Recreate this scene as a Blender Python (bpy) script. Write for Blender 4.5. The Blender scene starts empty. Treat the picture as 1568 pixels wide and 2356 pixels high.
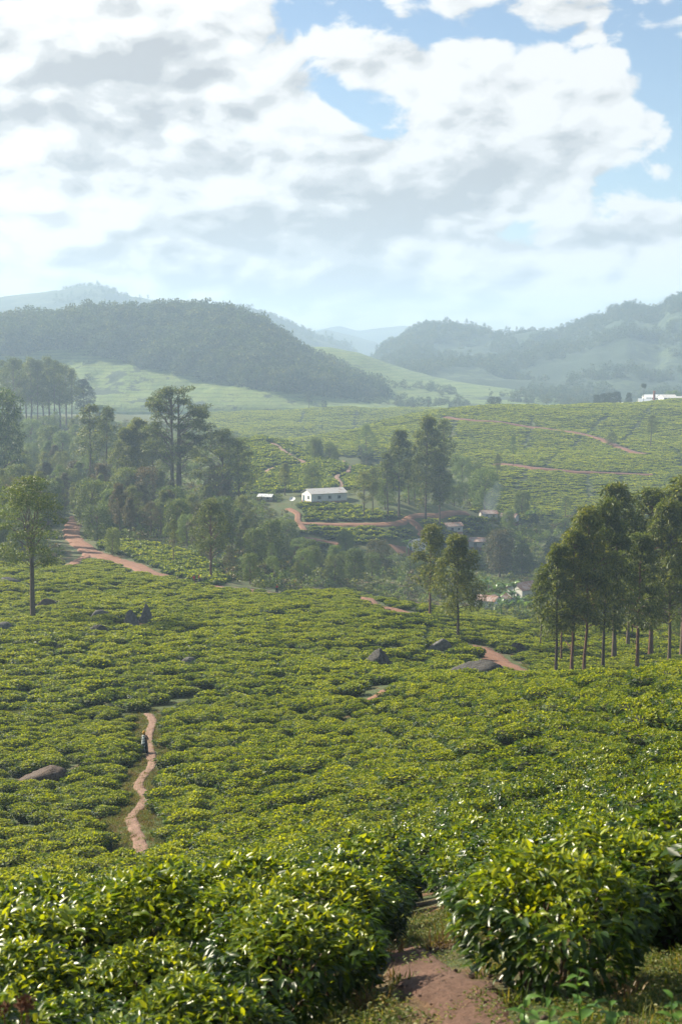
import bpy, math, random
import numpy as np
from mathutils import Vector, Matrix

random.seed(7); rng = np.random.default_rng(11)
SC = bpy.context.scene
COL = SC.collection
R = math.radians

# ------------------------------------------------------------------ camera
PITCH = math.atan(378/3272.0)
cam_d = bpy.data.cameras.new('camera'); cam = bpy.data.objects.new('camera', cam_d); COL.objects.link(cam)
cam_d.sensor_fit = 'VERTICAL'; cam_d.sensor_height = 36.0; cam_d.lens = 50.0
cam_d.clip_start = 0.1; cam_d.clip_end = 60000
cam.location = (0, 0, 0); cam.rotation_euler = (math.pi/2 - PITCH, 0, 0)
cam_d.dof.use_dof = True; cam_d.dof.focus_distance = 95; cam_d.dof.aperture_fstop = 5.0
SC.camera = cam
# ------------------------------------------------------------------ render / view
SC.view_settings.view_transform = 'Standard'; SC.view_settings.look = 'None'
SC.view_settings.exposure = 1.3; SC.view_settings.gamma = 1.0; SC.view_settings.use_curve_mapping = False
SC.render.engine = 'CYCLES'
cy = SC.cycles
cy.use_denoising = True
try: cy.denoiser = 'OPENIMAGEDENOISE'
except Exception: pass
cy.max_bounces = 4; cy.diffuse_bounces = 2; cy.glossy_bounces = 1; cy.transmission_bounces = 3
cy.volume_bounces = 1; cy.transparent_max_bounces = 6; cy.caustics_reflective = False; cy.caustics_refractive = False
cy.sample_clamp_indirect = 4.0
cy.use_adaptive_sampling = True; cy.adaptive_threshold = 0.02

# ------------------------------------------------------------------ node helpers
def N(nt, typ, ins=None, **kw):
    n = nt.nodes.new(typ)
    for k, v in kw.items(): setattr(n, k, v)
    for k, v in (ins or {}).items():
        s = n.inputs[k]
        if hasattr(v, 'is_output') or isinstance(v, bpy.types.NodeSocket): nt.links.new(v, s)
        else: s.default_value = v
    return n
def math_n(nt, op, a, b=None, c=None, clamp=False):
    n = nt.nodes.new('ShaderNodeMath'); n.operation = op; n.use_clamp = clamp
    for i, v in enumerate((a, b, c)):
        if v is None: continue
        if isinstance(v, bpy.types.NodeSocket): nt.links.new(v, n.inputs[i])
        else: n.inputs[i].default_value = v
    return n.outputs[0]
def ramp(nt, fac, stops, interp='LINEAR'):
    n = nt.nodes.new('ShaderNodeValToRGB'); cr = n.color_ramp; cr.interpolation = interp
    while len(cr.elements) < len(stops): cr.elements.new(0.5)
    for e, (p, c) in zip(cr.elements, stops):
        e.position = p; e.color = c if len(c) == 4 else (*c, 1)
    nt.links.new(fac, n.inputs[0]); return n.outputs[0]
def mix_c(nt, fac, a, b, mode='MIX'):
    n = nt.nodes.new('ShaderNodeMix'); n.data_type = 'RGBA'; n.blend_type = mode
    for s, v in ((n.inputs[0], fac), (n.inputs[6], a), (n.inputs[7], b)):
        if isinstance(v, bpy.types.NodeSocket): nt.links.new(v, s)
        else: s.default_value = v if not isinstance(v, tuple) or len(v) == 4 else (*v, 1)
    return n.outputs[2]
def smooth(nt, v, lo, hi):
    n = nt.nodes.new('ShaderNodeMapRange'); n.interpolation_type = 'SMOOTHSTEP'
    nt.links.new(v, n.inputs[0]); n.inputs[1].default_value = lo; n.inputs[2].default_value = hi
    return n.outputs[0]

# ------------------------------------------------------------------ pixel rays (photo measured on a 1568x2356 print)
FPX = 3272.0
_c, _s = math.cos(PITCH), math.sin(PITCH)
def ray(X, Y):
    a = (X-784)/FPX; b = (1178-Y)/FPX
    return (a, _c + b*_s, b*_c - _s)
def at(X, Y, D):
    a, y, z = ray(X, Y); k = D/y
    return (a*k, D, z*k)

# ------------------------------------------------------------------ sun and sky
SUN_AZ = R(-60); SUN_EL = R(33)
sun_dir = Vector((math.sin(SUN_AZ)*math.cos(SUN_EL), math.cos(SUN_AZ)*math.cos(SUN_EL), math.sin(SUN_EL)))
sd = bpy.data.lights.new('sun', 'SUN'); sd.energy = 5.0; sd.angle = R(0.6); sd.color = (1.0, 0.90, 0.70)
sun = bpy.data.objects.new('sun', sd); COL.objects.link(sun)
sun.rotation_euler = (-sun_dir).to_track_quat('-Z', 'Y').to_euler()

def build_world():
    w = bpy.data.worlds.new('World'); SC.world = w; w.use_nodes = True
    nt = w.node_tree; nt.nodes.clear()
    sky = N(nt, 'ShaderNodeTexSky', sky_type='NISHITA', sun_disc=False)
    sky.sun_elevation = SUN_EL; sky.sun_rotation = SUN_AZ
    sky.altitude = 1200; sky.air_density = 1.0; sky.dust_density = 1.6; sky.ozone_density = 1.0
    skyc = mix_c(nt, 1.0, sky.outputs[0], (0.052, 0.055, 0.056), 'MULTIPLY')
    tc = N(nt, 'ShaderNodeTexCoord')
    sep = N(nt, 'ShaderNodeSeparateXYZ', {0: tc.outputs['Generated']})
    az = math_n(nt, 'ARCTAN2', sep.outputs[0], sep.outputs[1])
    el = math_n(nt, 'ARCSINE', math_n(nt, 'MULTIPLY', sep.outputs[2], 1.0))
    def azel(X, Y):
        a, y, z = ray(X, Y); return math.atan2(a, y), math.asin(z/math.sqrt(a*a+y*y+z*z))
    # cloud coordinates: the higher up the wider a cloud looks, towards the horizon it flattens
    elw = math_n(nt, 'MULTIPLY', math_n(nt, 'POWER', math_n(nt, 'MAXIMUM', el, 0.0), 0.85), 1.55)
    P = N(nt, 'ShaderNodeCombineXYZ', {0: az, 1: elw, 2: 0.37}).outputs[0]
    def noise(vec, scale, detail, rough=0.55, dist=0.0, off=(0, 0, 0)):
        if off != (0, 0, 0):
            v = N(nt, 'ShaderNodeVectorMath', {0: vec, 1: off}, operation='ADD').outputs[0]
        else: v = vec
        return N(nt, 'ShaderNodeTexNoise', {'Vector': v, 'Scale': scale, 'Detail': detail, 'Roughness': rough, 'Distortion': dist}, noise_dimensions='2D').outputs[0]
    warp = N(nt, 'ShaderNodeTexNoise', {'Vector': P, 'Scale': 9.0, 'Detail': 3.0}, noise_dimensions='2D')
    wv = N(nt, 'ShaderNodeVectorMath', {0: warp.outputs[1], 1: (0.5, 0.5, 0.5)}, operation='SUBTRACT').outputs[0]
    # warped az/el used by the cloud banks, so that their outlines are ragged
    wsep = N(nt, 'ShaderNodeSeparateXYZ', {0: wv})
    azw = math_n(nt, 'MULTIPLY_ADD', wsep.outputs[0], 0.075, az)
    elv = math_n(nt, 'MULTIPLY_ADD', wsep.outputs[1], 0.045, el)
    AE = N(nt, 'ShaderNodeCombineXYZ', {0: azw, 1: elv, 2: 0.0}).outputs[0]
    def blob(X, Y, rx, ry, rot=0.0):
        ca, ce = azel(X, Y); m = nt.nodes.new('ShaderNodeMapping'); m.vector_type = 'TEXTURE'
        nt.links.new(AE, m.inputs[0]); m.inputs['Location'].default_value = (ca, ce, 0); m.inputs['Rotation'].default_value = (0, 0, rot)
        m.inputs['Scale'].default_value = (rx*2.05/FPX, ry*2.05/FPX, 1)
        return N(nt, 'ShaderNodeTexGradient', {0: m.outputs[0]}, gradient_type='QUADRATIC_SPHERE').outputs['Fac']
    def total(lst):
        acc = None
        for w_, a in lst: acc = math_n(nt, 'MULTIPLY_ADD', blob(*a), w_*1.25, acc if acc is not None else 0.0)
        return acc
    banks = total([
        (1.0, (300, 130, 420, 190, 0.10)), (0.9, (60, 330, 330, 330)), (0.9, (520, 380, 430, 190, 0.05)),
        (0.95, (880, 430, 420, 150, 0.12)), (0.95, (1220, 300, 230, 120, 0.25)), (0.55, (1130, 80, 260, 120, 0.3)),
        (0.9, (500, 600, 620, 110)), (0.75, (1480, 590, 330, 110, 0.2)), (0.5, (900, 130, 150, 30, -0.1)),
        (0.7, (1100, 650, 330, 60)), (0.35, (1330, 60, 120, 110)),
        # openings of blue
        (-0.55, (820, 230, 160, 75, -0.1)), (-0.6, (1530, 350, 110, 130)), (-0.5, (860, 40, 130, 110)),
        (-0.35, (1200, 520, 260, 45, 0.15)), (-0.3, (1480, 130, 140, 120)),
    ])
    big = noise(P, 5.0, 2.0, 0.5, off=(3.1, 1.7, 0.4))
    n1 = noise(P, 16.0, 8.0, 0.56, 0.25)
    def puffs(off=(0, 0, 0)):
        v = N(nt, 'ShaderNodeVectorMath', {0: P, 1: off}, operation='ADD').outputs[0]
        v = N(nt, 'ShaderNodeVectorMath', {0: v, 1: N(nt, 'ShaderNodeVectorMath', {0: wv, 1: (0.035, 0.035, 0)}, operation='MULTIPLY').outputs[0]}, operation='ADD').outputs[0]
        vo = N(nt, 'ShaderNodeTexVoronoi', {'Vector': v, 'Scale': 17.0, 'Detail': 1.0, 'Roughness': 0.5, 'Lacunarity': 2.3}, feature='F1', voronoi_dimensions='2D', normalize=True)
        return math_n(nt, 'SUBTRACT', 1.0, vo.outputs['Distance'])
    pf = puffs(); pfs = puffs((-0.010, 0.014, 0.0))
    n1s = noise(P, 16.0, 5.0, 0.56, 0.25, off=(-0.016, 0.022, 0.0))
    dens = math_n(nt, 'ADD', math_n(nt, 'MULTIPLY', banks, 0.62),
                  math_n(nt, 'ADD', math_n(nt, 'MULTIPLY', math_n(nt, 'SUBTRACT', n1, 0.5), 1.15),
                         math_n(nt, 'ADD', math_n(nt, 'MULTIPLY', math_n(nt, 'SUBTRACT', pf, 0.62), 0.75), math_n(nt, 'MULTIPLY', math_n(nt, 'SUBTRACT', big, 0.5), 0.7))))
    cover = smooth(nt, dens, 0.10, 0.27)
    # relief: lit on the side towards the sun
    rel = math_n(nt, 'MULTIPLY', math_n(nt, 'SUBTRACT', n1, n1s), 2.0)
    rel = math_n(nt, 'ADD', rel, math_n(nt, 'MULTIPLY', math_n(nt, 'SUBTRACT', pf, pfs), 2.2))
    # thick undersides go grey
    dark = total([
        (1.0, (330, 190, 320, 110, 0.05)), (0.55, (130, 330, 170, 50, 0.15)), (0.9, (760, 500, 380, 110, 0.1)),
        (0.5, (1190, 370, 210, 80, 0.3)), (0.75, (640, 680, 430, 85, -0.04)), (0.45, (60, 500, 120, 30)),
        (0.35, (1480, 560, 240, 60)), (0.4, (1000, 700, 300, 40)),
    ])
    n2 = noise(P, 11.0, 4.0, 0.55, 0.2, off=(1.3, 4.2, 0.0))
    thick = smooth(nt, dens, 0.25, 1.05)
    shade = math_n(nt, 'ADD', math_n(nt, 'MULTIPLY', dark, 1.0), math_n(nt, 'MULTIPLY', math_n(nt, 'SUBTRACT', n2, 0.5), 0.55))
    shade = math_n(nt, 'ADD', shade, math_n(nt, 'MULTIPLY', thick, 0.12))
    shade = math_n(nt, 'SUBTRACT', shade, rel, clamp=True)
    # clouds glow where the sun stands behind them (forward scatter round the sun)
    dots = N(nt, 'ShaderNodeVectorMath', {0: tc.outputs['Generated'], 1: tuple(sun_dir)}, operation='DOT_PRODUCT').outputs['Value']
    glow = math_n(nt, 'POWER', math_n(nt, 'MAXIMUM', dots, 0.0), 4.0)
    white = mix_c(nt, glow, (0.385, 0.385, 0.38), (0.78, 0.76, 0.72))
    cloud = ramp(nt, shade, [(0.0, (1, 1, 1)), (0.28, (0.88, 0.885, 0.895)), (0.62, (0.66, 0.675, 0.695)), (1.0, (0.50, 0.52, 0.55))], 'EASE')
    cloud = mix_c(nt, 1.0, cloud, white, 'MULTIPLY')
    colr = mix_c(nt, cover, skyc, cloud)
    bg = N(nt, 'ShaderNodeBackground', {'Color': colr, 'Strength': 1.0})
    out = N(nt, 'ShaderNodeOutputWorld', {'Surface': bg.outputs[0]})
    w.cycles.sampling_method = 'MANUAL'; w.cycles.sample_map_resolution = 512
build_world()

# ------------------------------------------------------------------ noise in numpy
_perm = np.random.default_rng(5).permutation(512)
_perm = np.concatenate([_perm, _perm])
_grad = np.random.default_rng(6).normal(size=(512, 2)); _grad /= np.linalg.norm(_grad, axis=1)[:, None]
def perlin(x, y):
    x = np.asarray(x, float); y = np.asarray(y, float)
    xi = np.floor(x).astype(int); yi = np.floor(y).astype(int); xf = x-xi; yf = y-yi
    u = xf*xf*xf*(xf*(xf*6-15)+10); v = yf*yf*yf*(yf*(yf*6-15)+10)
    def g(ix, iy, dx, dy):
        h = _perm[(_perm[ix & 511] + iy) & 511]
        return _grad[h, 0]*dx + _grad[h, 1]*dy
    a = g(xi, yi, xf, yf); b = g(xi+1, yi, xf-1, yf); c = g(xi, yi+1, xf, yf-1); d = g(xi+1, yi+1, xf-1, yf-1)
    return (a+(b-a)*u) + ((c+(d-c)*u)-(a+(b-a)*u))*v
def fbm(x, y, oct=4, gain=0.5):
    t = 0; a = 1.0; f = 1.0
    for i in range(oct):
        t = t + a*perlin(x*f+17.3*i, y*f-9.1*i); a *= gain; f *= 2.03
    return t

# ------------------------------------------------------------------ the land: control points (x, y in the print, metres away)
GP = [
 # bank below the camera
 (-400,2760,7),(100,2740,7),(450,2700,7),(784,2580,7),(1100,2420,7.2),(1450,2400,7.3),(1900,2400,7.3),
 (-400,2500,9.3),(0,2480,9.2),(400,2420,9.2),(700,2350,9.3),(1050,2275,8.9),(1300,2290,8.6),(1480,2260,9.2),(1800,2250,9.0),
 (-400,2290,17),(0,2270,17),(300,2260,16.5),(600,2230,16),(880,2170,13.5),(1000,2100,17),(1200,2095,15.5),(1500,2060,14.5),(1900,2035,14),
 (-400,2140,34),(0,2125,34),(220,2110,36),(430,2090,33),(640,2062,32),(900,2042,31),(1150,2002,28),(1400,1962,26),(1568,1932,25.5),(1900,1882,25),
 # slope down to the footpath and the gully
 (-400,2045,62),(0,2045,64),(240,2035,60),(330,1990,66),(480,2000,58),(315,1855,84),(340,1742,102),(345,1662,117),
 (0,1930,80),(0,1783,101),(0,1658,121),(160,1822,93),(180,1658,121),(-400,1825,100),(-400,1640,130),
 (600,1920,66),(600,1785,89),(600,1668,111),(480,1668,114),
 (900,1930,53),(900,1810,72),(900,1712,92),(900,1655,105),
 (1200,1885,41),(1200,1757,61),(1200,1655,84),(1200,1610,97),
 (1568,1800,38),(1568,1680,56),(1568,1590,77),(1568,1553,88),(1400,1585,93),(1900,1700,40),(1900,1530,88),
 (1000,1625,106),
 # behind the crest on the right, gully
 (1400,1575,118),(1568,1580,120),(1900,1560,125),(1285,1568,146),(1400,1560,150),(1568,1560,150),(1900,1560,155),
 (1100,1568,128),(900,1602,116),(820,1622,118),(700,1628,119),(560,1622,121),(420,1620,124),
 # middle field
 (870,1560,138),(870,1480,168),(870,1420,198),(1050,1480,186),(1200,1550,158),(1240,1560,150),(1160,1510,172),
 (1000,1428,212),(930,1408,216),(800,1370,236),(600,1500,160),(600,1430,195),(600,1385,228),
 (330,1450,178),(330,1520,150),(330,1400,206),(200,1420,192),(60,1428,192),(0,1460,172),(0,1370,225),(100,1540,146),
 (-400,1500,160),(-400,1350,240),(180,1345,244),
 (640,1366,246),(540,1356,254),(450,1345,264),(390,1332,274),(300,1302,300),(250,1285,315),(200,1265,335),(170,1240,362),(165,1212,392),(178,1192,420),
 (80,1310,285),(0,1310,285),(0,1230,355),(-400,1230,350),
 (300,1262,330),(420,1295,305),(500,1335,282),(440,1240,360),
 # valley behind the field edge
 (620,1345,300),(700,1345,320),(850,1392,262),(850,1350,345),(1000,1340,355),(1100,1420,290),(1180,1450,252),(1300,1455,245),(1420,1455,245),(1568,1460,240),(1900,1460,240),
 (1130,1395,345),(1210,1372,372),(1430,1415,325),(1568,1400,340),(1900,1400,340),
 (955,1270,440),(1060,1245,462),(1160,1215,485),(1300,1235,470),(1500,1270,440),(1900,1270,440),
 # the spur with the white house
 (745,1160,470),(650,1175,465),(880,1188,455),(960,1196,450),(1060,1182,470),(1120,1200,478),(800,1255,430),(700,1245,430),(900,1240,436),
 (620,1240,420),(560,1290,370),
 # wooded ground on the left
 (300,1190,430),(420,1172,440),(370,1160,448),(200,1160,470),(0,1150,480),(-400,1140,480),(100,1080,600),(300,1090,580),(500,1150,490),(450,1020,760),(0,1060,620),(200,1010,740),
 (-400,1060,620),
 # tea hill behind the house
 (640,1110,515),(560,1030,600),(640,1012,618),(700,1042,596),(760,1066,575),(850,1082,562),(800,1115,510),(930,1110,545),
 (560,1060,680),(640,1064,690),(760,1102,640),(850,1108,600),
 # the two broad tea hills
 (500,968,1050),(600,955,1080),(720,944,1110),(860,939,1120),(960,941,1120),(600,985,960),(720,990,960),(500,990,960),
 (720,1008,770),(850,977,830),(1000,959,890),(1200,954,920),(1330,940,925),(1450,930,925),(1568,920,925),(1900,900,925),
 (850,1010,960),(780,1022,900),(950,990,1000),(720,1036,840),(650,1010,880),(600,1022,840),(520,1010,850),
 (800,1045,665),(900,1052,660),(1000,1050,660),(1150,1042,660),(1300,1030,680),(1480,1040,670),(1568,1000,750),(1900,1000,750),
 (1090,1085,600),(1200,1066,615),(1350,1072,610),(1500,1080,610),(1200,1172,525),(1350,1180,515),(1568,1150,530),(1100,1150,535),(1900,1150,530),
 # valley floor beyond
 (1000,955,1300),(1300,955,1150),(1568,955,1150),(1900,955,1150),(700,955,1350),(500,958,1250),(300,958,950),(0,960,950),(-400,960,950),
 (700,925,1500),(1300,925,1500),(0,925,1500),(-400,925,1500),(1900,925,1500),(-400,915,2600),(784,915,2600),(1900,915,2600),
]
OY = 15.0
_pts = np.array([at(*g) for g in GP])
_cs = np.stack([_pts[:, 0]/(_pts[:, 1]+OY), np.log(_pts[:, 1]+OY)], 1)
_cq = _pts[:, 2]/(_pts[:, 1]+OY)
# ground under and behind the camera
_ex = np.array([(-0.35, math.log(9.0), -1.0), (0.35, math.log(9.0), -1.0), (0, math.log(9), -1.0), (-0.3, math.log(15.5), -1.75), (0.0, math.log(15.5), -1.75), (0.3, math.log(15.5), -1.75)])
_cs = np.concatenate([_cs, _ex[:, :2]]); _cq = np.concatenate([_cq, _ex[:, 2]/np.exp(_ex[:, 1])])
def _K(r2): return np.where(r2 > 1e-12, 0.5*r2*np.log(np.maximum(r2, 1e-12)), 0.0)
_n = len(_cs)
_A = np.zeros((_n+3, _n+3))
_d = _cs[:, None]-_cs[None]; _A[:_n, :_n] = _K((_d**2).sum(-1)) + np.eye(_n)*2e-4
_A[:_n, _n] = 1; _A[:_n, _n+1:] = _cs; _A[_n, :_n] = 1; _A[_n+1:, :_n] = _cs.T
_w = np.linalg.solve(_A, np.concatenate([_cq, np.zeros(3)]))
def land_smooth(x, y):
    x = np.asarray(x, float); y = np.asarray(y, float)
    yy = np.maximum(y+OY, 4.0)
    s = x/yy; sc = np.clip(s, -0.36, 0.36) + 0.25*(s-np.clip(s, -0.36, 0.36)); t = np.log(yy)
    sh = s.shape; s_ = sc.ravel(); t_ = t.ravel(); out = np.empty(s_.size)
    for i in range(0, s_.size, 20000):
        a = s_[i:i+20000]; b = t_[i:i+20000]
        r2 = (a[:, None]-_cs[None, :, 0])**2 + (b[:, None]-_cs[None, :, 1])**2
        out[i:i+20000] = _K(r2) @ _w[:_n] + _w[_n] + _w[_n+1]*a + _w[_n+2]*b
    return out.reshape(sh)*yy
def land(x, y):
    x = np.asarray(x, float); y = np.asarray(y, float)
    z = land_smooth(x, y)
    d = np.maximum(y, 1)
    z = z + fbm(x/3.1, y/3.1, 3)*0.10 + fbm(x/14.0, y/14.0, 3)*np.clip((d-20)/120, 0, 1)*0.5 + fbm(x/60.0+5, y/60.0, 3)*np.clip((d-300)/500, 0, 1)*2.2
    return z
def land1(x, y): return float(land(np.array([x]), np.array([y]))[0])
def ground_at(X, Y, dmin=4.0, dmax=1600.0):
    """first land point met by the ray through print pixel (X, Y)"""
    d = np.exp(np.linspace(math.log(dmin), math.log(dmax), 900))
    a, yv, zv = ray(X, Y)
    zr = zv/yv*d; zl = land(a/yv*d, d)
    hit = np.nonzero(zl >= zr)[0]
    if len(hit) == 0: i = 899
    else: i = hit[0]
    return (a/yv*d[i], d[i], float(zl[i]))

# ------------------------------------------------------------------ mesh helpers
def mesh_from(name, verts, faces, smooth_=True):
    verts = np.asarray(verts, np.float32).reshape(-1, 3)
    me = bpy.data.meshes.new(name)
    if isinstance(faces, np.ndarray):
        k = faces.shape[1]; nf = len(faces)
        me.vertices.add(len(verts)); me.vertices.foreach_set('co', verts.ravel())
        me.loops.add(nf*k); me.loops.foreach_set('vertex_index', faces.astype(np.int32).ravel())
        me.polygons.add(nf); me.polygons.foreach_set('loop_start', np.arange(0, nf*k, k, dtype=np.int32))
        me.polygons.foreach_set('loop_total', np.full(nf, k, np.int32))
        me.update(calc_edges=True)
    else:
        me.from_pydata([tuple(map(float, v)) for v in verts], [], [tuple(f) for f in faces]); me.update()
    if smooth_ and len(me.polygons): me.polygons.foreach_set('use_smooth', np.ones(len(me.polygons), bool))
    return me
def obj(name, me, mat=None, parent=None, **props):
    o = bpy.data.objects.new(name, me); COL.objects.link(o)
    if mat is not None and me is not None and len(me.materials) == 0: me.materials.append(mat)
    if parent is not None: o.parent = parent
    for k, v in props.items(): o[k] = v
    return o
def thing(name, label, category, loc=(0, 0, 0), rz=0.0, group=None, scale=None):
    o = bpy.data.objects.new(name, None); COL.objects.link(o); o.empty_display_size = 0.3
    o.location = loc; o.rotation_euler = (0, 0, rz)
    if scale is not None: o.scale = (scale,)*3 if not hasattr(scale, '__len__') else scale
    o['label'] = label; o['category'] = category
    if group: o['group'] = group
    return o
def grid_faces(nu, nv):
    i, j = np.meshgrid(np.arange(nu-1), np.arange(nv-1), indexing='ij')
    a = (i*nv+j).ravel(); return np.stack([a, a+nv, a+nv+1, a+1], 1)
def set_col(me, name, cols):
    at_ = me.color_attributes.new(name, 'FLOAT_COLOR', 'POINT')
    c = np.ones((len(me.vertices), 4), np.float32); c[:, :cols.shape[1]] = cols
    at_.data.foreach_set('color', c.ravel())

def mat_new(name):
    m = bpy.data.materials.new(name); m.use_nodes = True
    nt = m.node_tree; nt.nodes.clear()
    out = nt.nodes.new('ShaderNodeOutputMaterial')
    return m, nt, out
def principled(nt, out, **ins):
    b = nt.nodes.new('ShaderNodeBsdfPrincipled')
    for k, v in ins.items():
        k = k.replace('_', ' ')
        s = b.inputs[k]
        if isinstance(v, bpy.types.NodeSocket): nt.links.new(v, s)
        else: s.default_value = v if not isinstance(v, tuple) or len(v) == 4 else (*v, 1)
    nt.links.new(b.outputs[0], out.inputs[0]); return b
def bump(nt, h, strength, dist=0.1):
    return N(nt, 'ShaderNodeBump', {'Height': h, 'Strength': strength, 'Distance': dist}).outputs[0]
def tex_noise(nt, vec, scale, detail=4.0, rough=0.55):
    return N(nt, 'ShaderNodeTexNoise', {'Vector': vec, 'Scale': scale, 'Detail': detail, 'Roughness': rough}).outputs[0]

def mat_ground():
    m, nt, out = mat_new('ground')
    geo = N(nt, 'ShaderNodeNewGeometry'); p = geo.outputs['Position']
    n1 = tex_noise(nt, p, 0.55, 6); n2 = tex_noise(nt, p, 6.0, 6, 0.65); n3 = tex_noise(nt, p, 0.03, 3)
    soil = ramp(nt, n2, [(0.3, (0.10, 0.045, 0.025)), (0.55, (0.17, 0.075, 0.042)), (0.75, (0.24, 0.125, 0.075))])
    grass = ramp(nt, n2, [(0.3, (0.035, 0.05, 0.012)), (0.55, (0.06, 0.088, 0.018)), (0.75, (0.12, 0.12, 0.035))])
    f = smooth(nt, math_n(nt, 'ADD', n1, math_n(nt, 'MULTIPLY', math_n(nt, 'SUBTRACT', n3, 0.5), 0.5)), 0.30, 0.52)
    sepp = N(nt, 'ShaderNodeSeparateXYZ', {0: p}); f = math_n(nt, 'MAXIMUM', f, math_n(nt, 'MULTIPLY', smooth(nt, sepp.outputs[1], 260.0, 420.0), 0.85))   # the valley floor is overgrown
    col = mix_c(nt, f, soil, grass)
    n4 = tex_noise(nt, p, 38.0, 5, 0.7); col = mix_c(nt, 1.0, col, ramp(nt, n4, [(0.3, (0.55, 0.55, 0.55)), (0.7, (1.35, 1.35, 1.35))]), 'MULTIPLY')
    principled(nt, out, Base_Color=col, Roughness=0.95, Normal=bump(nt, math_n(nt, 'ADD', n2, math_n(nt, 'MULTIPLY', n4, 0.5)), 0.9, 0.08))
    return m
def mat_soil(name='red_soil', a=(0.17, 0.075, 0.042), b=(0.28, 0.14, 0.085), wet=0.0):
    m, nt, out = mat_new(name)
    p = N(nt, 'ShaderNodeNewGeometry').outputs['Position']
    n2 = tex_noise(nt, p, 3.2, 8, 0.65); n1 = tex_noise(nt, p, 0.4, 3)
    col = ramp(nt, math_n(nt, 'ADD', math_n(nt, 'MULTIPLY', n2, 0.6), math_n(nt, 'MULTIPLY', n1, 0.4)), [(0.32, a), (0.66, b)])
    n4 = tex_noise(nt, p, 24.0, 7, 0.72); col = mix_c(nt, 1.0, col, ramp(nt, n4, [(0.3, (0.6, 0.57, 0.55)), (0.72, (1.3, 1.32, 1.35))]), 'MULTIPLY')
    principled(nt, out, Base_Color=col, Roughness=0.9-wet, Normal=bump(nt, math_n(nt, 'ADD', n2, n4), 1.0, 0.07))
    return m
def mat_teahill(name, tea=(0.070, 0.125, 0.020), tea2=(0.115, 0.165, 0.030), wood=(0.020, 0.042, 0.014), soil=(0.16, 0.085, 0.05), wood_amt=0.5):
    """far slopes: tea blocks in contour rows, scrub and bare soil, too far to tell the bushes apart"""
    m, nt, out = mat_new(name)
    p = N(nt, 'ShaderNodeNewGeometry').outputs['Position']
    sep = N(nt, 'ShaderNodeSeparateXYZ', {0: p})
    n0 = tex_noise(nt, p, 0.008, 5, 0.6); n1 = tex_noise(nt, p, 0.06, 6, 0.65); n2 = tex_noise(nt, p, 0.5, 4, 0.6)
    wav = math_n(nt, 'SINE', math_n(nt, 'ADD', math_n(nt, 'MULTIPLY', sep.outputs[2], 2.2), math_n(nt, 'MULTIPLY', n1, 9.0)))
    c = mix_c(nt, smooth(nt, n1, 0.35, 0.68), tea, tea2)
    c = mix_c(nt, math_n(nt, 'MULTIPLY', smooth(nt, wav, 0.2, 0.9), 0.35), c, (0.035, 0.06, 0.015))
    c = mix_c(nt, math_n(nt, 'MULTIPLY', smooth(nt, n2, 0.55, 0.75), 0.4), c, soil)
    f = smooth(nt, math_n(nt, 'ADD', n0, math_n(nt, 'MULTIPLY', math_n(nt, 'SUBTRACT', n1, 0.5), 0.8)), 0.62-wood_amt*0.3, 0.70-wood_amt*0.3)
    c = mix_c(nt, f, c, wood)
    principled(nt, out, Base_Color=c, Roughness=0.95, Normal=bump(nt, math_n(nt, 'ADD', n1, n2), 1.0, 3.0))
    return m
M_GROUND = mat_ground(); M_SOIL = mat_soil(); M_PATH = mat_soil('trodden_path', (0.17, 0.095, 0.065), (0.30, 0.185, 0.135))

# ------------------------------------------------------------------ ground sheet
def build_ground():
    s = np.concatenate([np.linspace(-1.6, -0.40, 18), np.linspace(-0.38, 0.38, 190), np.linspace(0.40, 1.6, 18)])
    t = np.concatenate([np.linspace(math.log(4.0), math.log(OY+3), 12)[:-1], np.linspace(math.log(OY+3), math.log(1500), 560), np.linspace(math.log(1500), math.log(40000), 40)[1:]])
    S, T = np.meshgrid(s, t, indexing='ij'); yy = np.exp(T); x = S*yy; y = yy-OY
    z = land(x, y)
    k = np.clip((yy-1200)/900, 0, 1); k = k*k*(3-2*k)
    z = z*(1-k) + k*(-72)
    me = mesh_from('ground', np.stack([x, y, z], -1).reshape(-1, 3), grid_faces(len(s), len(t)))
    return obj('ground', me, M_GROUND, kind='structure')
build_ground()

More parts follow.
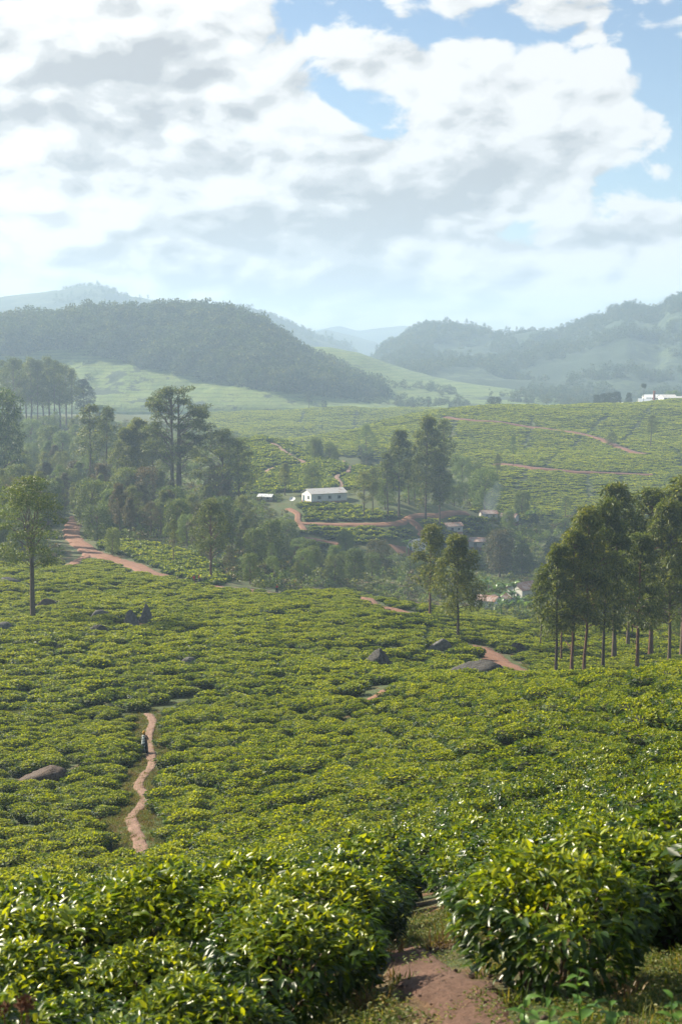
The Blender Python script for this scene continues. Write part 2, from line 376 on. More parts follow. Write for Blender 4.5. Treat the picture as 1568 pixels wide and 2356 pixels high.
# ------------------------------------------------------------------ hills
def crest_fn(pts, Dc):
    P_ = np.array([at(X, Y, Dc) for X, Y in pts]); s = P_[:, 0]/Dc
    ss = np.linspace(s[0], s[-1], 400); zz = np.interp(ss, s, P_[:, 2])
    ker = np.ones(5)/5; zz = np.convolve(np.pad(zz, 2, 'edge'), ker, 'valid')
    return lambda q: np.interp(q, ss, zz)
class Hill: pass
def hill(name, pts, Dc, Df, Db, zf, mat, rough=6.0, power=1.15, nu=260, nv=70, slant=0.0):
    cf = crest_fn(pts, Dc); h = Hill(); h.Df, h.Db, h.Dc = Df, Db, Dc
    s0 = (pts[0][0]-784)/FPX; s1 = (pts[-1][0]-784)/FPX
    def height(x, y):
        x = np.asarray(x, float); y = np.asarray(y, float)
        s = x/y; zc = cf(s)
        edge = np.clip(np.minimum(s-s0, s1-s)/0.03, 0, 1)
        zc = zf + (zc-zf)*edge
        u = np.where(y < Dc, np.clip((y-Df)/(Dc-Df), 0, 1), np.clip((Db-y)/(Db-Dc), 0, 1))
        prof = np.sin(np.clip(u, 0, 1)*math.pi/2)**power
        k = Dc/1500.0
        nz = fbm(x/(170*k)+3, y/(170*k), 5)*rough*4*np.sin(np.clip(u, 0, 1)*math.pi)**0.8 + fbm(x/(34*k), y/(34*k), 3)*rough*0.35*np.clip(u*4, 0, 1)
        return zf + (zc-zf)*prof*1.0 + nz*np.clip((zc-zf)/60, 0, 1.2)
    h.height = height
    s = np.linspace(s0, s1, nu); y = np.concatenate([np.linspace(Df, Dc, nv), np.linspace(Dc, Db, 16)[1:]])
    S, Yg = np.meshgrid(s, y, indexing='ij'); x = S*Yg
    z = height(x, Yg) - np.where((Yg <= Df+1e-6) | (Yg >= Db-1e-6), 6, 0)
    me = mesh_from(name, np.stack([x, Yg, z], -1).reshape(-1, 3), grid_faces(len(s), len(y)))
    h.o = obj(name, me, mat, kind='structure'); h.s0, h.s1 = s0, s1
    return h
M_HILL = mat_teahill('tea_slope', tea=(0.105, 0.165, 0.026), tea2=(0.17, 0.215, 0.042), wood_amt=0.15)
M_SCRUB = mat_teahill('scrub_slope', tea=(0.050, 0.080, 0.022), tea2=(0.075, 0.098, 0.030), wood_amt=0.95)
M_FAR = mat_teahill('far_slope', tea=(0.045, 0.07, 0.022), tea2=(0.07, 0.09, 0.03), wood_amt=0.6)
H_LEFT = hill('wooded_hill', [(-700,820),(-300,785),(0,768),(70,758),(130,758),(200,744),(260,740),(330,746),(400,740),(480,744),(560,758),(620,783),(700,836),(760,866),(820,890),(880,908),(950,926),(1030,938)],
              1500, 1160, 1900, -50, M_HILL, rough=5)
H_MID = hill('sunlit_ridge', [(480,860),(600,806),(700,798),(760,801),(830,814),(900,840),(1000,867),(1130,882),(1250,897),(1340,913),(1450,932),(1520,940)],
             1750, 1230, 2100, -54, M_HILL, rough=3.5)
H_RIGHT = hill('scrub_mountain', [(780,869),(860,815),(900,791),(960,763),(1040,756),(1100,766),(1160,777),(1230,776),(1290,777),(1340,762),(1390,747),(1440,721),(1500,729),(1520,727),(1535,699),(1568,685),(1700,655),(1900,650),(2300,680)],
               2500, 1500, 3200, -60, M_SCRUB, rough=8)
H_FARL = hill('far_hill', [(-900,760),(-200,700),(0,692),(100,676),(180,664),(230,661),(260,672),(300,688),(380,704),(450,716),(520,714),(570,716),(620,726),(680,749),(740,778),(820,805),(900,840)],
              3300, 2400, 4200, -60, M_FAR, rough=7)
H_FAR2 = hill('distant_ridge', [(560,800),(640,776),(700,768),(750,760),(800,772),(870,790),(960,815)], 4300, 3600, 4900, -60, M_FAR, rough=6, nv=24, nu=120)
H_FAR3 = hill('horizon_ridge', [(420,800),(560,775),(700,765),(780,750),(820,762),(870,757),(930,751),(980,766),(1100,780),(1300,800)], 5300, 4700, 5800, -60, M_FAR, rough=6, nv=24, nu=120)

# ------------------------------------------------------------------ haze
def build_haze():
    x0, x1, y0, y1, z0, z1 = -4300, 4300, -60, 6100, -190, 185
    v = [(x, y, z) for x in (x0, x1) for y in (y0, y1) for z in (z0, z1)]
    f = [(0,1,3,2),(4,6,7,5),(0,4,5,1),(2,3,7,6),(0,2,6,4),(1,5,7,3)]
    me = mesh_from('haze', v, f, False)
    m, nt, out = mat_new('haze')
    vol = N(nt, 'ShaderNodeVolumePrincipled', {'Color': (0.56, 0.75, 1.0, 1), 'Density': HAZE, 'Anisotropy': 0.15})
    nt.links.new(vol.outputs[0], out.inputs['Volume'])
    obj('haze', me, m, kind='stuff', label='pale blue haze lying over the whole valley', category='haze')
HAZE = 2.9e-4
build_haze()

# ------------------------------------------------------------------ roads and paths (ribbons laid on the land)
def to_px(x, y, z):
    yc = y*_c - z*_s; zc = y*_s + z*_c     # camera frame: forward, up
    return 784 + FPX*x/yc, 1178 - FPX*zc/yc
def catmull(P_, n=10):
    P_ = np.asarray(P_, float); Q = np.concatenate([[2*P_[0]-P_[1]], P_, [2*P_[-1]-P_[-2]]]); out = []
    for i in range(1, len(Q)-2):
        for t in np.linspace(0, 1, n, endpoint=False):
            a, b, c, d = Q[i-1], Q[i], Q[i+1], Q[i+2]
            out.append(0.5*((2*b)+(c-a)*t+(2*a-5*b+4*c-d)*t*t+(3*b-a-3*c+d)*t**3))
    out.append(P_[-1]); return np.array(out)
CLEAR = []      # (points, half width) kept free of bushes and trees
def ribbon(name, px, width, mat, dmin, dmax=1600, clear=0.3, lift=0.07, dist=None, sink=0.0):
    if dist is None: g = [ground_at(X, Y, dmin, dmax)[:2] for X, Y in px]
    else: g = [at(X, Y, D)[:2] for (X, Y), D in zip(px, dist)]
    c = catmull(g, 12)
    d = np.gradient(c, axis=0); d /= np.linalg.norm(d, axis=1)[:, None]+1e-9
    nrm = np.stack([-d[:, 1], d[:, 0]], 1)
    k = np.arange(len(c))*0.35
    wL = width*(0.5+0.22*perlin(k, k*0+3.3)); wR = width*(0.5+0.22*perlin(k, k*0+8.7))
    us = np.array([-1.0, -0.72, -0.3, 0.3, 0.72, 1.0])
    off = np.where(us[None] < 0, us[None]*wL[:, None], us[None]*wR[:, None])
    x = c[:, None, 0]+nrm[:, None, 0]*off; y = c[:, None, 1]+nrm[:, None, 1]*off
    lift = lift + 0.0006*np.maximum(y-60, 0)
    z = land(x, y) + lift*np.where(np.abs(us) > 0.95, -1.0, 1.0)[None] - sink*(np.abs(us) < 0.8)[None]
    me = mesh_from(name, np.stack([x, y, z], -1).reshape(-1, 3), grid_faces(len(c), len(us)))
    CLEAR.append((c, width/2+clear))
    return obj(name, me, mat, kind='structure')
def clear_line(px, half, dmin, dmax=1600):
    CLEAR.append((catmull([ground_at(X, Y, dmin, dmax)[:2] for X, Y in px], 10), half))
M_NEARSOIL = mat_soil('near_soil', (0.11, 0.055, 0.035), (0.23, 0.125, 0.085))
M_CUT = mat_soil('cut_bank_soil', (0.10, 0.040, 0.024), (0.19, 0.085, 0.05))
ribbon('footpath', [(330,1990),(324,1945),(306,1900),(303,1880),(328,1850),(336,1832),(318,1812),(330,1790),(350,1762),(343,1720),(343,1690),(352,1662),(340,1645)], 0.85, M_PATH, 55, clear=0.75)
ribbon('footpath', [(900,2190),(940,2215),(1000,2262),(1070,2300),(1110,2380)], 0.5, M_NEARSOIL, 5, 30, clear=0.35, lift=0.03)
ribbon('footpath', [(230,2060),(245,2045),(262,2030)], 0.9, M_PATH, 25, clear=0.6)
ribbon('dirt_road', [(182,1190),(166,1212),(170,1240),(200,1265),(250,1285),(300,1302),(345,1318),(390,1332),(450,1345),(540,1356),(640,1366)], 5.2, M_SOIL, 200, clear=0.8)
ribbon('dirt_road', [(800,1368),(850,1385),(905,1402),(962,1420)], 2.6, M_SOIL, 190, clear=0.6)
ribbon('dirt_track', [(1096,1488),(1130,1515),(1170,1540),(1210,1556),(1262,1565)], 4.2, M_SOIL, 125, clear=0.4)
ribbon('dirt_track', [(820,1622),(860,1606),(885,1592),(912,1580)], 1.3, M_SOIL, 100, clear=1.0)
ribbon('dirt_track', [(150,1310),(175,1295),(200,1278),(190,1262)], 2.6, M_SOIL, 200, clear=0.5)
ribbon('dirt_road', [(690,1205),(760,1208),(839,1209),(905,1208),(935,1197),(971,1188),(1004,1188),(1053,1180),(1077,1183)], 3.0, M_SOIL, 400, clear=1.2)
ribbon('dirt_road', [(938,1197),(958,1211),(971,1227),(966,1240)], 2.8, M_SOIL, 400, clear=1.0)
ribbon('dirt_track', [(700,1241),(733,1246),(786,1254)], 3.0, M_SOIL, 380, clear=1.0)
ribbon('dirt_track', [(663,1172),(684,1184),(686,1200),(700,1222)], 2.4, M_SOIL, 400, clear=0.6)
ribbon('dirt_track', [(905,1268),(930,1270),(955,1274)], 7.0, M_SOIL, 380, clear=1.5)
ribbon('footpath', [(790,1064),(803,1080),(776,1097),(786,1117),(773,1130)], 2.2, M_PATH, 480, clear=0.6)
ribbon('footpath', [(625,1020),(645,1032),(665,1047),(700,1066)], 2.6, M_PATH, 480, clear=0.6)
ribbon('footpath', [(610,1090),(640,1075),(690,1072)], 2.6, M_PATH, 480, clear=0.6)
ribbon('dirt_road', [(340,1150),(375,1160),(400,1170),(430,1176)], 5.0, M_SOIL, 400, clear=1.2)
ribbon('dirt_road', [(1024,962),(1100,971),(1200,983),(1280,992),(1340,1002),(1400,1021),(1450,1040),(1485,1047)], 4.6, M_CUT, 560, clear=1.2, lift=0.35)
ribbon('dirt_road', [(1140,1070),(1190,1074),(1240,1081),(1320,1089),(1400,1092),(1500,1095)], 3.8, M_CUT, 480, clear=1.2, lift=0.35)
for ln in ([(1224,962),(1222,985)],[(1222,988),(1205,1035)],[(1392,955),(1345,1002)],[(1337,1008),(1315,1032)],[(1292,1035),(1256,1075)],[(1500,935),(1430,1015)],[(1215,1084),(1185,1125)],
           [(1420,1093),(1440,1150)],[(1350,1093),(1355,1150)],[(1050,965),(1035,1010)],[(1560,1040),(1568,1075)],[(820,950),(810,990)],[(700,948),(690,975)]):
    clear_line(ln, 1.5, 480)
for ln, hf in (([(0,1372),(180,1368),(330,1362),(420,1356)], 1.1), ([(560,1596),(480,1600),(350,1650)], 1.1), ([(500,1935),(700,1880),(900,1830),(1050,1775),(1180,1745)], 1.25),
               ([(1180,1745),(1300,1690),(1450,1650),(1568,1610)], 1.15)):
    clear_line(ln, hf, 20)
def clear_dist(x, y):
    m = np.full(x.shape, 1e9)
    for c, h in CLEAR:
        lo = c.min(0)-h-6; hi = c.max(0)+h+6
        sel = np.nonzero((x > lo[0]) & (x < hi[0]) & (y > lo[1]) & (y < hi[1]))[0]
        if len(sel) == 0: continue
        A = c[:-1]; B = c[1:]; AB = B-A; L2 = (AB**2).sum(1)+1e-9
        p = np.stack([x[sel], y[sel]], 1)
        t = np.clip(((p[:, None]-A[None])*AB[None]).sum(-1)/L2, 0, 1)
        q = A[None]+t[..., None]*AB[None]
        dd = np.sqrt(((p[:, None]-q)**2).sum(-1)).min(1)-h
        m[sel] = np.minimum(m[sel], dd)
    return m
def in_poly(X, Y, poly):
    ins = np.zeros(X.shape, bool); n = len(poly)
    for i in range(n):
        (x1, y1), (x2, y2) = poly[i], poly[(i+1) % n]
        c = (y1 > Y) != (y2 > Y)
        xi = (x2-x1)*(Y-y1)/((y2-y1) if y2 != y1 else 1e-9)+x1
        ins ^= c & (X < xi)
    return ins

# ------------------------------------------------------------------ leaves
T_HERO_V = np.array([(0,0,0),(0.3,-0.42,.10),(0.3,0,.0),(0.3,.42,.10),(0.68,-0.36,.10),(0.68,0,0.0),(0.68,.36,.10),(1.0,0,-.02)])
T_HERO_F = [(0,2,1),(0,3,2),(1,2,5,4),(2,3,6,5),(4,5,7),(5,6,7)]
T_HERO_T = np.array([(0,2,1),(0,3,2),(1,2,5),(1,5,4),(2,3,6),(2,6,5),(4,5,7),(5,6,7)])
T_RH_V = np.array([(0,0,0),(0.5,-0.5,.08),(1,0,0),(0.5,.5,.08)]); T_RH_T = np.array([(0,2,1),(0,3,2)])
def unit(v): return v/(np.linalg.norm(v, axis=-1, keepdims=True)+1e-9)
def leaf_arrays(pos, dr, up, L, W, droop=0.0, hero=False, gen=rng):
    """vertices and triangles of many leaves"""
    TV, TT = (T_HERO_V, T_HERO_T) if hero else (T_RH_V, T_RH_T)
    n = len(pos); dr = unit(dr); side = unit(np.cross(dr, up)); nm = np.cross(side, dr)
    L = np.broadcast_to(L, n)[:, None, None]; W = np.broadcast_to(W, n)[:, None, None]
    t = TV[None, :, 0:1]; s = TV[None, :, 1:2]; h = TV[None, :, 2:3]
    dz = np.broadcast_to(droop, n)[:, None, None]
    v = pos[:, None] + dr[:, None]*L*t + side[:, None]*W*s + nm[:, None]*(W*h*2)
    v = v - np.array([0, 0, 1.0])[None, None]*(L*dz*t*t)
    f = TT[None]+(np.arange(n)*len(TV))[:, None, None]
    return v.reshape(-1, 3), f.reshape(-1, 3), len(TV)
def mat_leaf(name, stops, rough=0.38, transl=0.35, tint=(1, 1, 1), patch=0.25, spec=0.5, patch_scale=0.05):
    m, nt, out = mat_new(name)
    at_ = N(nt, 'ShaderNodeVertexColor', layer_name='Col'); sp = N(nt, 'ShaderNodeSeparateColor', {0: at_.outputs[0]})
    oi = N(nt, 'ShaderNodeObjectInfo'); p = N(nt, 'ShaderNodeNewGeometry').outputs['Position']
    n1 = tex_noise(nt, p, patch_scale, 3)
    y = math_n(nt, 'ADD', sp.outputs[0], math_n(nt, 'MULTIPLY', math_n(nt, 'SUBTRACT', oi.outputs['Random'], 0.5), patch))
    y = math_n(nt, 'ADD', y, math_n(nt, 'MULTIPLY', math_n(nt, 'SUBTRACT', n1, 0.5), patch*1.6), clamp=True)
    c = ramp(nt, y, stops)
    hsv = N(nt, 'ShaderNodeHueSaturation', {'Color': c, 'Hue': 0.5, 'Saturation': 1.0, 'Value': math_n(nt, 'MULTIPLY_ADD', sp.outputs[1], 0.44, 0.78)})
    b = nt.nodes.new('ShaderNodeBsdfPrincipled'); nt.links.new(hsv.outputs[0], b.inputs['Base Color'])
    b.inputs['Roughness'].default_value = rough; b.inputs['Specular IOR Level'].default_value = spec
    tr = N(nt, 'ShaderNodeBsdfTranslucent', {'Color': mix_c(nt, 1.0, hsv.outputs[0], (1.9, 1.7, 0.75), 'MULTIPLY')})
    mx = N(nt, 'ShaderNodeMixShader', {0: transl, 1: b.outputs[0], 2: tr.outputs[0]})
    nt.links.new(mx.outputs[0], out.inputs[0]); return m
M_TEA = mat_leaf('tea_leaf', [(0.0, (0.017, 0.042, 0.007)), (0.35, (0.052, 0.100, 0.008)), (0.65, (0.145, 0.200, 0.009)), (1.0, (0.285, 0.32, 0.016))], rough=0.33, transl=0.42, patch=0.22, spec=0.42)
M_TEAFAR = mat_leaf('tea_leaf_far', [(0.0, (0.017, 0.042, 0.007)), (0.35, (0.052, 0.100, 0.008)), (0.65, (0.145, 0.200, 0.009)), (1.0, (0.285, 0.32, 0.016))], rough=0.5, transl=0.42, patch=0.25, spec=0.25)
def mat_plain(name, col, rough=0.8, var=0.25, scale=4.0, bmp=0.3, spec=0.3, metal=0.0):
    m, nt, out = mat_new(name)
    tc = N(nt, 'ShaderNodeTexCoord').outputs['Object']
    n = tex_noise(nt, tc, scale, 6, 0.6)
    c = ramp(nt, n, [(0.25, tuple(x*(1-var) for x in col)), (0.75, tuple(min(1, x*(1+var)) for x in col))])
    b = principled(nt, out, Base_Color=c, Roughness=rough, Normal=bump(nt, n, bmp, 0.05), Metallic=metal)
    b.inputs['Specular IOR Level'].default_value = spec
    return m
M_TWIG = mat_plain('tea_stem', (0.13, 0.09, 0.06), 0.9, 0.35, 14.0)
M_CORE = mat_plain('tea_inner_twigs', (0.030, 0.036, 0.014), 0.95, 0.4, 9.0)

def tube(path, radii, n=6, cap=True):
    path = np.asarray(path, float); m = len(path)
    d = np.gradient(path, axis=0); d = unit(d)
    ref = np.where(np.abs(d[:, 2:3]) > 0.9, np.array([[1.0, 0, 0]]), np.array([[0, 0, 1.0]]))
    a = unit(np.cross(d, ref)); b = np.cross(d, a)
    th = np.linspace(0, 2*math.pi, n, endpoint=False)
    v = path[:, None] + (a[:, None]*np.cos(th)[None, :, None] + b[:, None]*np.sin(th)[None, :, None])*np.asarray(radii)[:, None, None]
    i, j = np.meshgrid(np.arange(m-1), np.arange(n), indexing='ij')
    p = (i*n+j).ravel(); q = (i*n+(j+1) % n).ravel()
    f = np.stack([p, q, q+n, p+n], 1)
    tri = np.concatenate([f[:, [0, 1, 2]], f[:, [0, 2, 3]]])
    return v.reshape(-1, 3), tri
class Acc:
    def __init__(s): s.v = []; s.f = []; s.c = []; s.n = 0
    def add(s, v, f, c=None):
        v = np.asarray(v, float); s.v.append(v); s.f.append(np.asarray(f)+s.n); s.n += len(v)
        if c is not None: s.c.append(np.broadcast_to(c, (len(v), 3)) if np.ndim(c) == 1 else c)
    def mesh(s, name, smooth_=True):
        me = mesh_from(name, np.concatenate(s.v), np.concatenate(s.f), smooth_)
        if s.c: set_col(me, 'Col', np.concatenate(s.c))
        return me
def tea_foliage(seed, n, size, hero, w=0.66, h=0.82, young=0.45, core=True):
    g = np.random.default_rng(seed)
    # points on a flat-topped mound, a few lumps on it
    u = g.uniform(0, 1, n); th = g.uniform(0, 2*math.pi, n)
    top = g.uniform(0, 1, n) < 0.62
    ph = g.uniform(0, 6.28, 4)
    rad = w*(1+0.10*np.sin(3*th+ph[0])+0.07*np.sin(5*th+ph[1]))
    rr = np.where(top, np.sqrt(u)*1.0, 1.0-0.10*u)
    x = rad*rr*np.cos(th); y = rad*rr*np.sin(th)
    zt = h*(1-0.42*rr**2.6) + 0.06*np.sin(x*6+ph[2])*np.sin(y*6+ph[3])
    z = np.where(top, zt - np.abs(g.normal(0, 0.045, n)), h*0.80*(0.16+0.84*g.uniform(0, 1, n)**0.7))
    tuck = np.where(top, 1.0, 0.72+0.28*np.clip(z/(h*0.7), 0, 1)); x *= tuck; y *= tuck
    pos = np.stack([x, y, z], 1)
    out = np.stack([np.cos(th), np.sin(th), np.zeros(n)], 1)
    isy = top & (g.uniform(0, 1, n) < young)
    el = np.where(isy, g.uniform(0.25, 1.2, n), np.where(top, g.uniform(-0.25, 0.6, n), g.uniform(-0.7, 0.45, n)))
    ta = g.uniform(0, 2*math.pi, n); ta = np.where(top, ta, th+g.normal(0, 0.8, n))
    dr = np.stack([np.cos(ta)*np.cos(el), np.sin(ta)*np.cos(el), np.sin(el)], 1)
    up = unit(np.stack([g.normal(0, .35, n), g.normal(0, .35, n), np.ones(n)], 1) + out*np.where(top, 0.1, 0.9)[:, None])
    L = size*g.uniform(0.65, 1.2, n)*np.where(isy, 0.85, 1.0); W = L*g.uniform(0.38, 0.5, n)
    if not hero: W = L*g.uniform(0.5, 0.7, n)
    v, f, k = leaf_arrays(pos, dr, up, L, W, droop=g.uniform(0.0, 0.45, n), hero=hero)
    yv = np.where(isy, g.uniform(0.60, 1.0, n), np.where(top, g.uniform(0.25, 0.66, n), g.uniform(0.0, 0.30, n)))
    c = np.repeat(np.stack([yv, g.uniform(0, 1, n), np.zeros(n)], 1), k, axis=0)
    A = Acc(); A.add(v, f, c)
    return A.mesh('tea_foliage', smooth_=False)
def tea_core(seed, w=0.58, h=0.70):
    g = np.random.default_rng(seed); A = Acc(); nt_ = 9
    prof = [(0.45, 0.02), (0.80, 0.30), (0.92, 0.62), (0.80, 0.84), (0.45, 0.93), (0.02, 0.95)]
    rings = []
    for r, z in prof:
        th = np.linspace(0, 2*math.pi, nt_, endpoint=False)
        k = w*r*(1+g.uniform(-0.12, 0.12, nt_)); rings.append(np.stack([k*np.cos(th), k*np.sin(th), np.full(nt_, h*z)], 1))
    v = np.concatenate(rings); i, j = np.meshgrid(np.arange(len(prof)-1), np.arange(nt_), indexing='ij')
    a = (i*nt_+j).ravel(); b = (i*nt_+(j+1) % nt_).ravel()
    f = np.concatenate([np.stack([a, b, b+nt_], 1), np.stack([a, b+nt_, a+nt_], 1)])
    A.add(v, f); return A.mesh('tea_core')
def tea_stems(seed, n=22, w=0.5, h=0.66):
    g = np.random.default_rng(seed); A = Acc()
    for i in range(n):
        a = g.uniform(0, 6.28); r = w*math.sqrt(g.uniform(0.05, 1)); b = a+g.normal(0, .5)
        p0 = np.array([0.14*math.cos(b), 0.14*math.sin(b), -0.05]); p3 = np.array([r*math.cos(a), r*math.sin(a), h*g.uniform(0.8, 1.05)])
        p1 = p0*1.6+np.array([0, 0, h*0.3]); p2 = p3*np.array([.85, .85, .7])+g.normal(0, .03, 3)
        A.add(*tube(catmull([p0, p1, p2, p3], 3), np.linspace(0.014, 0.004, 10), 5))
    return A.mesh('tea_stems')
def joined(name, parts):
    """one mesh out of several (mesh, material): used for the masses nobody could count"""
    A = Acc(); mats = []; idx = []
    for me, m in parts:
        v = np.empty(len(me.vertices)*3, np.float32); me.vertices.foreach_get('co', v)
        f = np.empty(len(me.loops), np.int32); me.loops.foreach_get('vertex_index', f)
        c = np.full((len(me.vertices), 3), 0.5)
        if me.color_attributes:
            cc = np.empty(len(me.vertices)*4, np.float32); me.color_attributes[0].data.foreach_get('color', cc); c = cc.reshape(-1, 4)[:, :3]
        A.add(v.reshape(-1, 3), f.reshape(-1, 3), c)
        if m not in mats: mats.append(m)
        idx += [mats.index(m)]*len(me.polygons)
    me = A.mesh(name, False)
    for m in mats: me.materials.append(m)
    me.polygons.foreach_set('material_index', np.array(idx, np.int32)); return me
# ------------------------------------------------------------------ scatter of uncountable masses (geometry nodes, one object each)
def scatter(name, pos, rotz, scl, idx, protos, label, category, tilt=None, **props):
    n = len(pos)
    me = bpy.data.meshes.new(name); me.vertices.add(n); me.vertices.foreach_set('co', np.asarray(pos, np.float32).ravel())
    r = np.zeros((n, 3), np.float32); r[:, 2] = rotz
    if tilt is not None: r[:, :2] = tilt
    me.attributes.new('rot', 'FLOAT_VECTOR', 'POINT').data.foreach_set('vector', r.ravel())
    scl = np.asarray(scl, np.float32); scl = np.repeat(scl[:, None], 3, 1) if scl.ndim == 1 else scl
    me.attributes.new('scl', 'FLOAT_VECTOR', 'POINT').data.foreach_set('vector', scl.astype(np.float32).ravel())
    me.attributes.new('idx', 'INT', 'POINT').data.foreach_set('value', np.asarray(idx, np.int32))
    coll = bpy.data.collections.new(name+'_kinds')
    for i, p in enumerate(protos):
        po = bpy.data.objects.new('%s_kind_%02d' % (name, i), p); coll.objects.link(po)
    o = obj(name, me, None, kind='stuff', label=label, category=category, **props)
    ng = bpy.data.node_groups.new(name, 'GeometryNodeTree')
    ng.interface.new_socket('Geometry', in_out='INPUT', socket_type='NodeSocketGeometry')
    ng.interface.new_socket('Geometry', in_out='OUTPUT', socket_type='NodeSocketGeometry')
    gi = ng.nodes.new('NodeGroupInput'); go = ng.nodes.new('NodeGroupOutput')
    ci = ng.nodes.new('GeometryNodeCollectionInfo'); ci.inputs[0].default_value = coll
    ci.inputs['Separate Children'].default_value = True; ci.inputs['Reset Children'].default_value = True
    ip = ng.nodes.new('GeometryNodeInstanceOnPoints'); ip.inputs['Pick Instance'].default_value = True
    m2p = ng.nodes.new('GeometryNodeMeshToPoints')
    def attr(nm, dt):
        a = ng.nodes.new('GeometryNodeInputNamedAttribute'); a.data_type = dt; a.inputs[0].default_value = nm; return a.outputs[0]
    ng.links.new(gi.outputs[0], m2p.inputs[0]); ng.links.new(m2p.outputs[0], ip.inputs['Points'])
    ng.links.new(ci.outputs[0], ip.inputs['Instance']); ng.links.new(attr('idx', 'INT'), ip.inputs['Instance Index'])
    ng.links.new(attr('rot', 'FLOAT_VECTOR'), ip.inputs['Rotation']); ng.links.new(attr('scl', 'FLOAT_VECTOR'), ip.inputs['Scale'])
    ng.links.new(ip.outputs[0], go.inputs[0])
    md = o.modifiers.new('scatter', 'NODES'); md.node_group = ng
    return o

# ------------------------------------------------------------------ where the tea stands
BOULDERS = [   # X, Y (print), dmin, size (m), flatness, label
 (870,1540,120,(2.1,1.6,2.3),'pyramid shaped dark boulder in the tea field beside the gully'),
 (1102,1566,115,(3.4,1.7,1.55),'long flat black boulder lying by the end of the red track'),
 (1188,1502,140,(1.3,.9,1.2),'small dark boulder standing beside the red dirt track'),
 (300,1440,150,(1.2,.9,1.8),'left jagged grey rock of the upright pair in the middle tea field'),
 (336,1432,150,(1.3,.9,2.6),'right tall pointed grey rock of the pair in the middle tea field'),
 (230,1424,150,(1.8,.8,1.25),'flat grey rock left of the upright rock pair'),
 (228,1462,150,(1.5,.8,1.25),'low dark rock below the upright rock pair'),
 (98,1475,140,(1.0,.7,1.2),'small dark rock near the left edge of the middle field'),
 (105,1400,170,(2.1,1.0,1.25),'broken dark rocks beside the tall tree trunk on the left'),
 (112,1795,80,(2.0,1.4,.7),'low brown rock slab among the tea left of the footpath'),
 (438,1534,130,(1.3,.7,1.1),'low grey rock between tea bushes in the middle field'),
 (12,1450,150,(1.3,.7,1.1),'pale rock at the left edge of the middle field'),
 (20,1345,200,(2.4,1.0,1.4),'grassy rock left of the tall trunk beside the field corner'),
 (1010,1495,150,(1.7,.8,1.1),'low rock beside the dark tree trunk in the tea'),
]
B_TOP = [1510, 1538, 1490, 1418, 1406, 1414, 1450, 1466, 1388, 1774, 1525, 1442, 1336, 1482]
B_POS = []
for k, (X, Y, dm, sz, lb) in enumerate(BOULDERS):
    g_ = ground_at(X, Y, dm); B_POS.append(g_)
    sz = (sz[0], sz[1], max(0.5, (at(X, B_TOP[k], g_[1])[2]-g_[2])*1.1+(0.2 if k == 9 else 0.45))); BOULDERS[k] = (X, Y, dm, sz, lb)
    CLEAR.append((np.array([(g_[0]-sz[0]*0.6, g_[1]), (g_[0]+sz[0]*0.6, g_[1])]), sz[1]*0.9+0.35))
    CLEAR.append((np.array([(g_[0]-sz[0]*0.5, g_[1]-1.0), (g_[0]+sz[0]*0.5, g_[1]-1.0-sz[2]*1.6)]), sz[1]*0.6+0.3))
FIELD = [(-500,1300),(0,1302),(140,1302),(230,1290),(300,1306),(450,1352),(640,1372),(800,1362),(960,1404),(1080,1402),(1200,1438),(1450,1448),(2100,1460),(2100,3000),(-500,3000)]
KNOLL = [(205,1252),(300,1248),(420,1268),(470,1300),(530,1340),(500,1348),(400,1328),(280,1296)]
SPUR = [(680,1162),(800,1164),(900,1186),(1060,1176),(1125,1202),(1090,1225),(1000,1262),(900,1252),(690,1262),(675,1200)]
HOUSEHILL = [(520,995),(660,995),(770,1055),(930,1075),(930,1130),(800,1128),(640,1135),(540,1140)]
BROAD = [(440,935),(700,930),(1000,930),(1300,925),(2000,880),(2000,1200),(1080,1200),(1090,1100),(1020,1068),(900,1066),(700,1036),(440,990)]
PITS = [(1240,1570,4.5,125),(1180,1535,2.4,140),(30,1650,2.2,90),(240,2050,1.2,25),(960,1530,2.0,110)]   # bare grassy spots
PITP = [ground_at(X, Y, dm)[:2]+(r,) for X, Y, r, dm in PITS]
def rows(x0, x1, y0, y1, a, r, shear, seed, wob=0.5, jit=0.25):
    g = np.random.default_rng(seed)
    u, v = np.meshgrid(np.arange(x0, x1, a), np.arange(y0, y1, r)); u = u + (np.arange(v.shape[0])[:, None] % 2)*a*0.5
    u = u+g.normal(0, jit*a, u.shape); v = v+g.normal(0, jit*r*0.5, v.shape)
    y = v + shear(u, v) + wob*r*2.2*perlin(u/9.0+seed, v/16.0) + wob*r*3*perlin(u/31.0, v/31.0+seed)
    return u.ravel(), y.ravel()
def tea_points(poly, d0, d1, a, r, seed, shear=lambda u, v: 0*u, smax=0.31, margin=0.35, keep=0.95, holes=0.62):
    w = smax*d1+4
    x, y = rows(-w, w, d0-20, d1+20, a, r, shear, seed)
    ok = (np.abs(x) < smax*y+3) & (y > d0) & (y <= d1); x, y = x[ok], y[ok]
    z = land(x, y); X, Y = to_px(x, y, z)
    ok = in_poly(X, Y, poly); x, y, z, X, Y = x[ok], y[ok], z[ok], X[ok], Y[ok]
    ok = clear_dist(x, y) > margin
    for px, py, pr in PITP: ok &= (x-px)**2+(y-py)**2*0.6 > pr*pr*(1+0.5*perlin(x*0.7, y*0.7))
    g = np.random.default_rng(seed+1); ok &= g.uniform(0, 1, len(x)) < keep
    ok &= fbm(x/11.0+seed, y/11.0, 2) < holes
    return x[ok], y[ok], z[ok]
def sh_near(u, v):
    return -0.42*np.maximum(u+2, 0)*np.clip((120-v)/60, 0, 1)
x1, y1, z1 = tea_points([(-9999,-9999),(9999,-9999),(9999,9999),(-9999,9999)], 5.5, 122, 1.2, 1.85, 21, sh_near, 0.33)
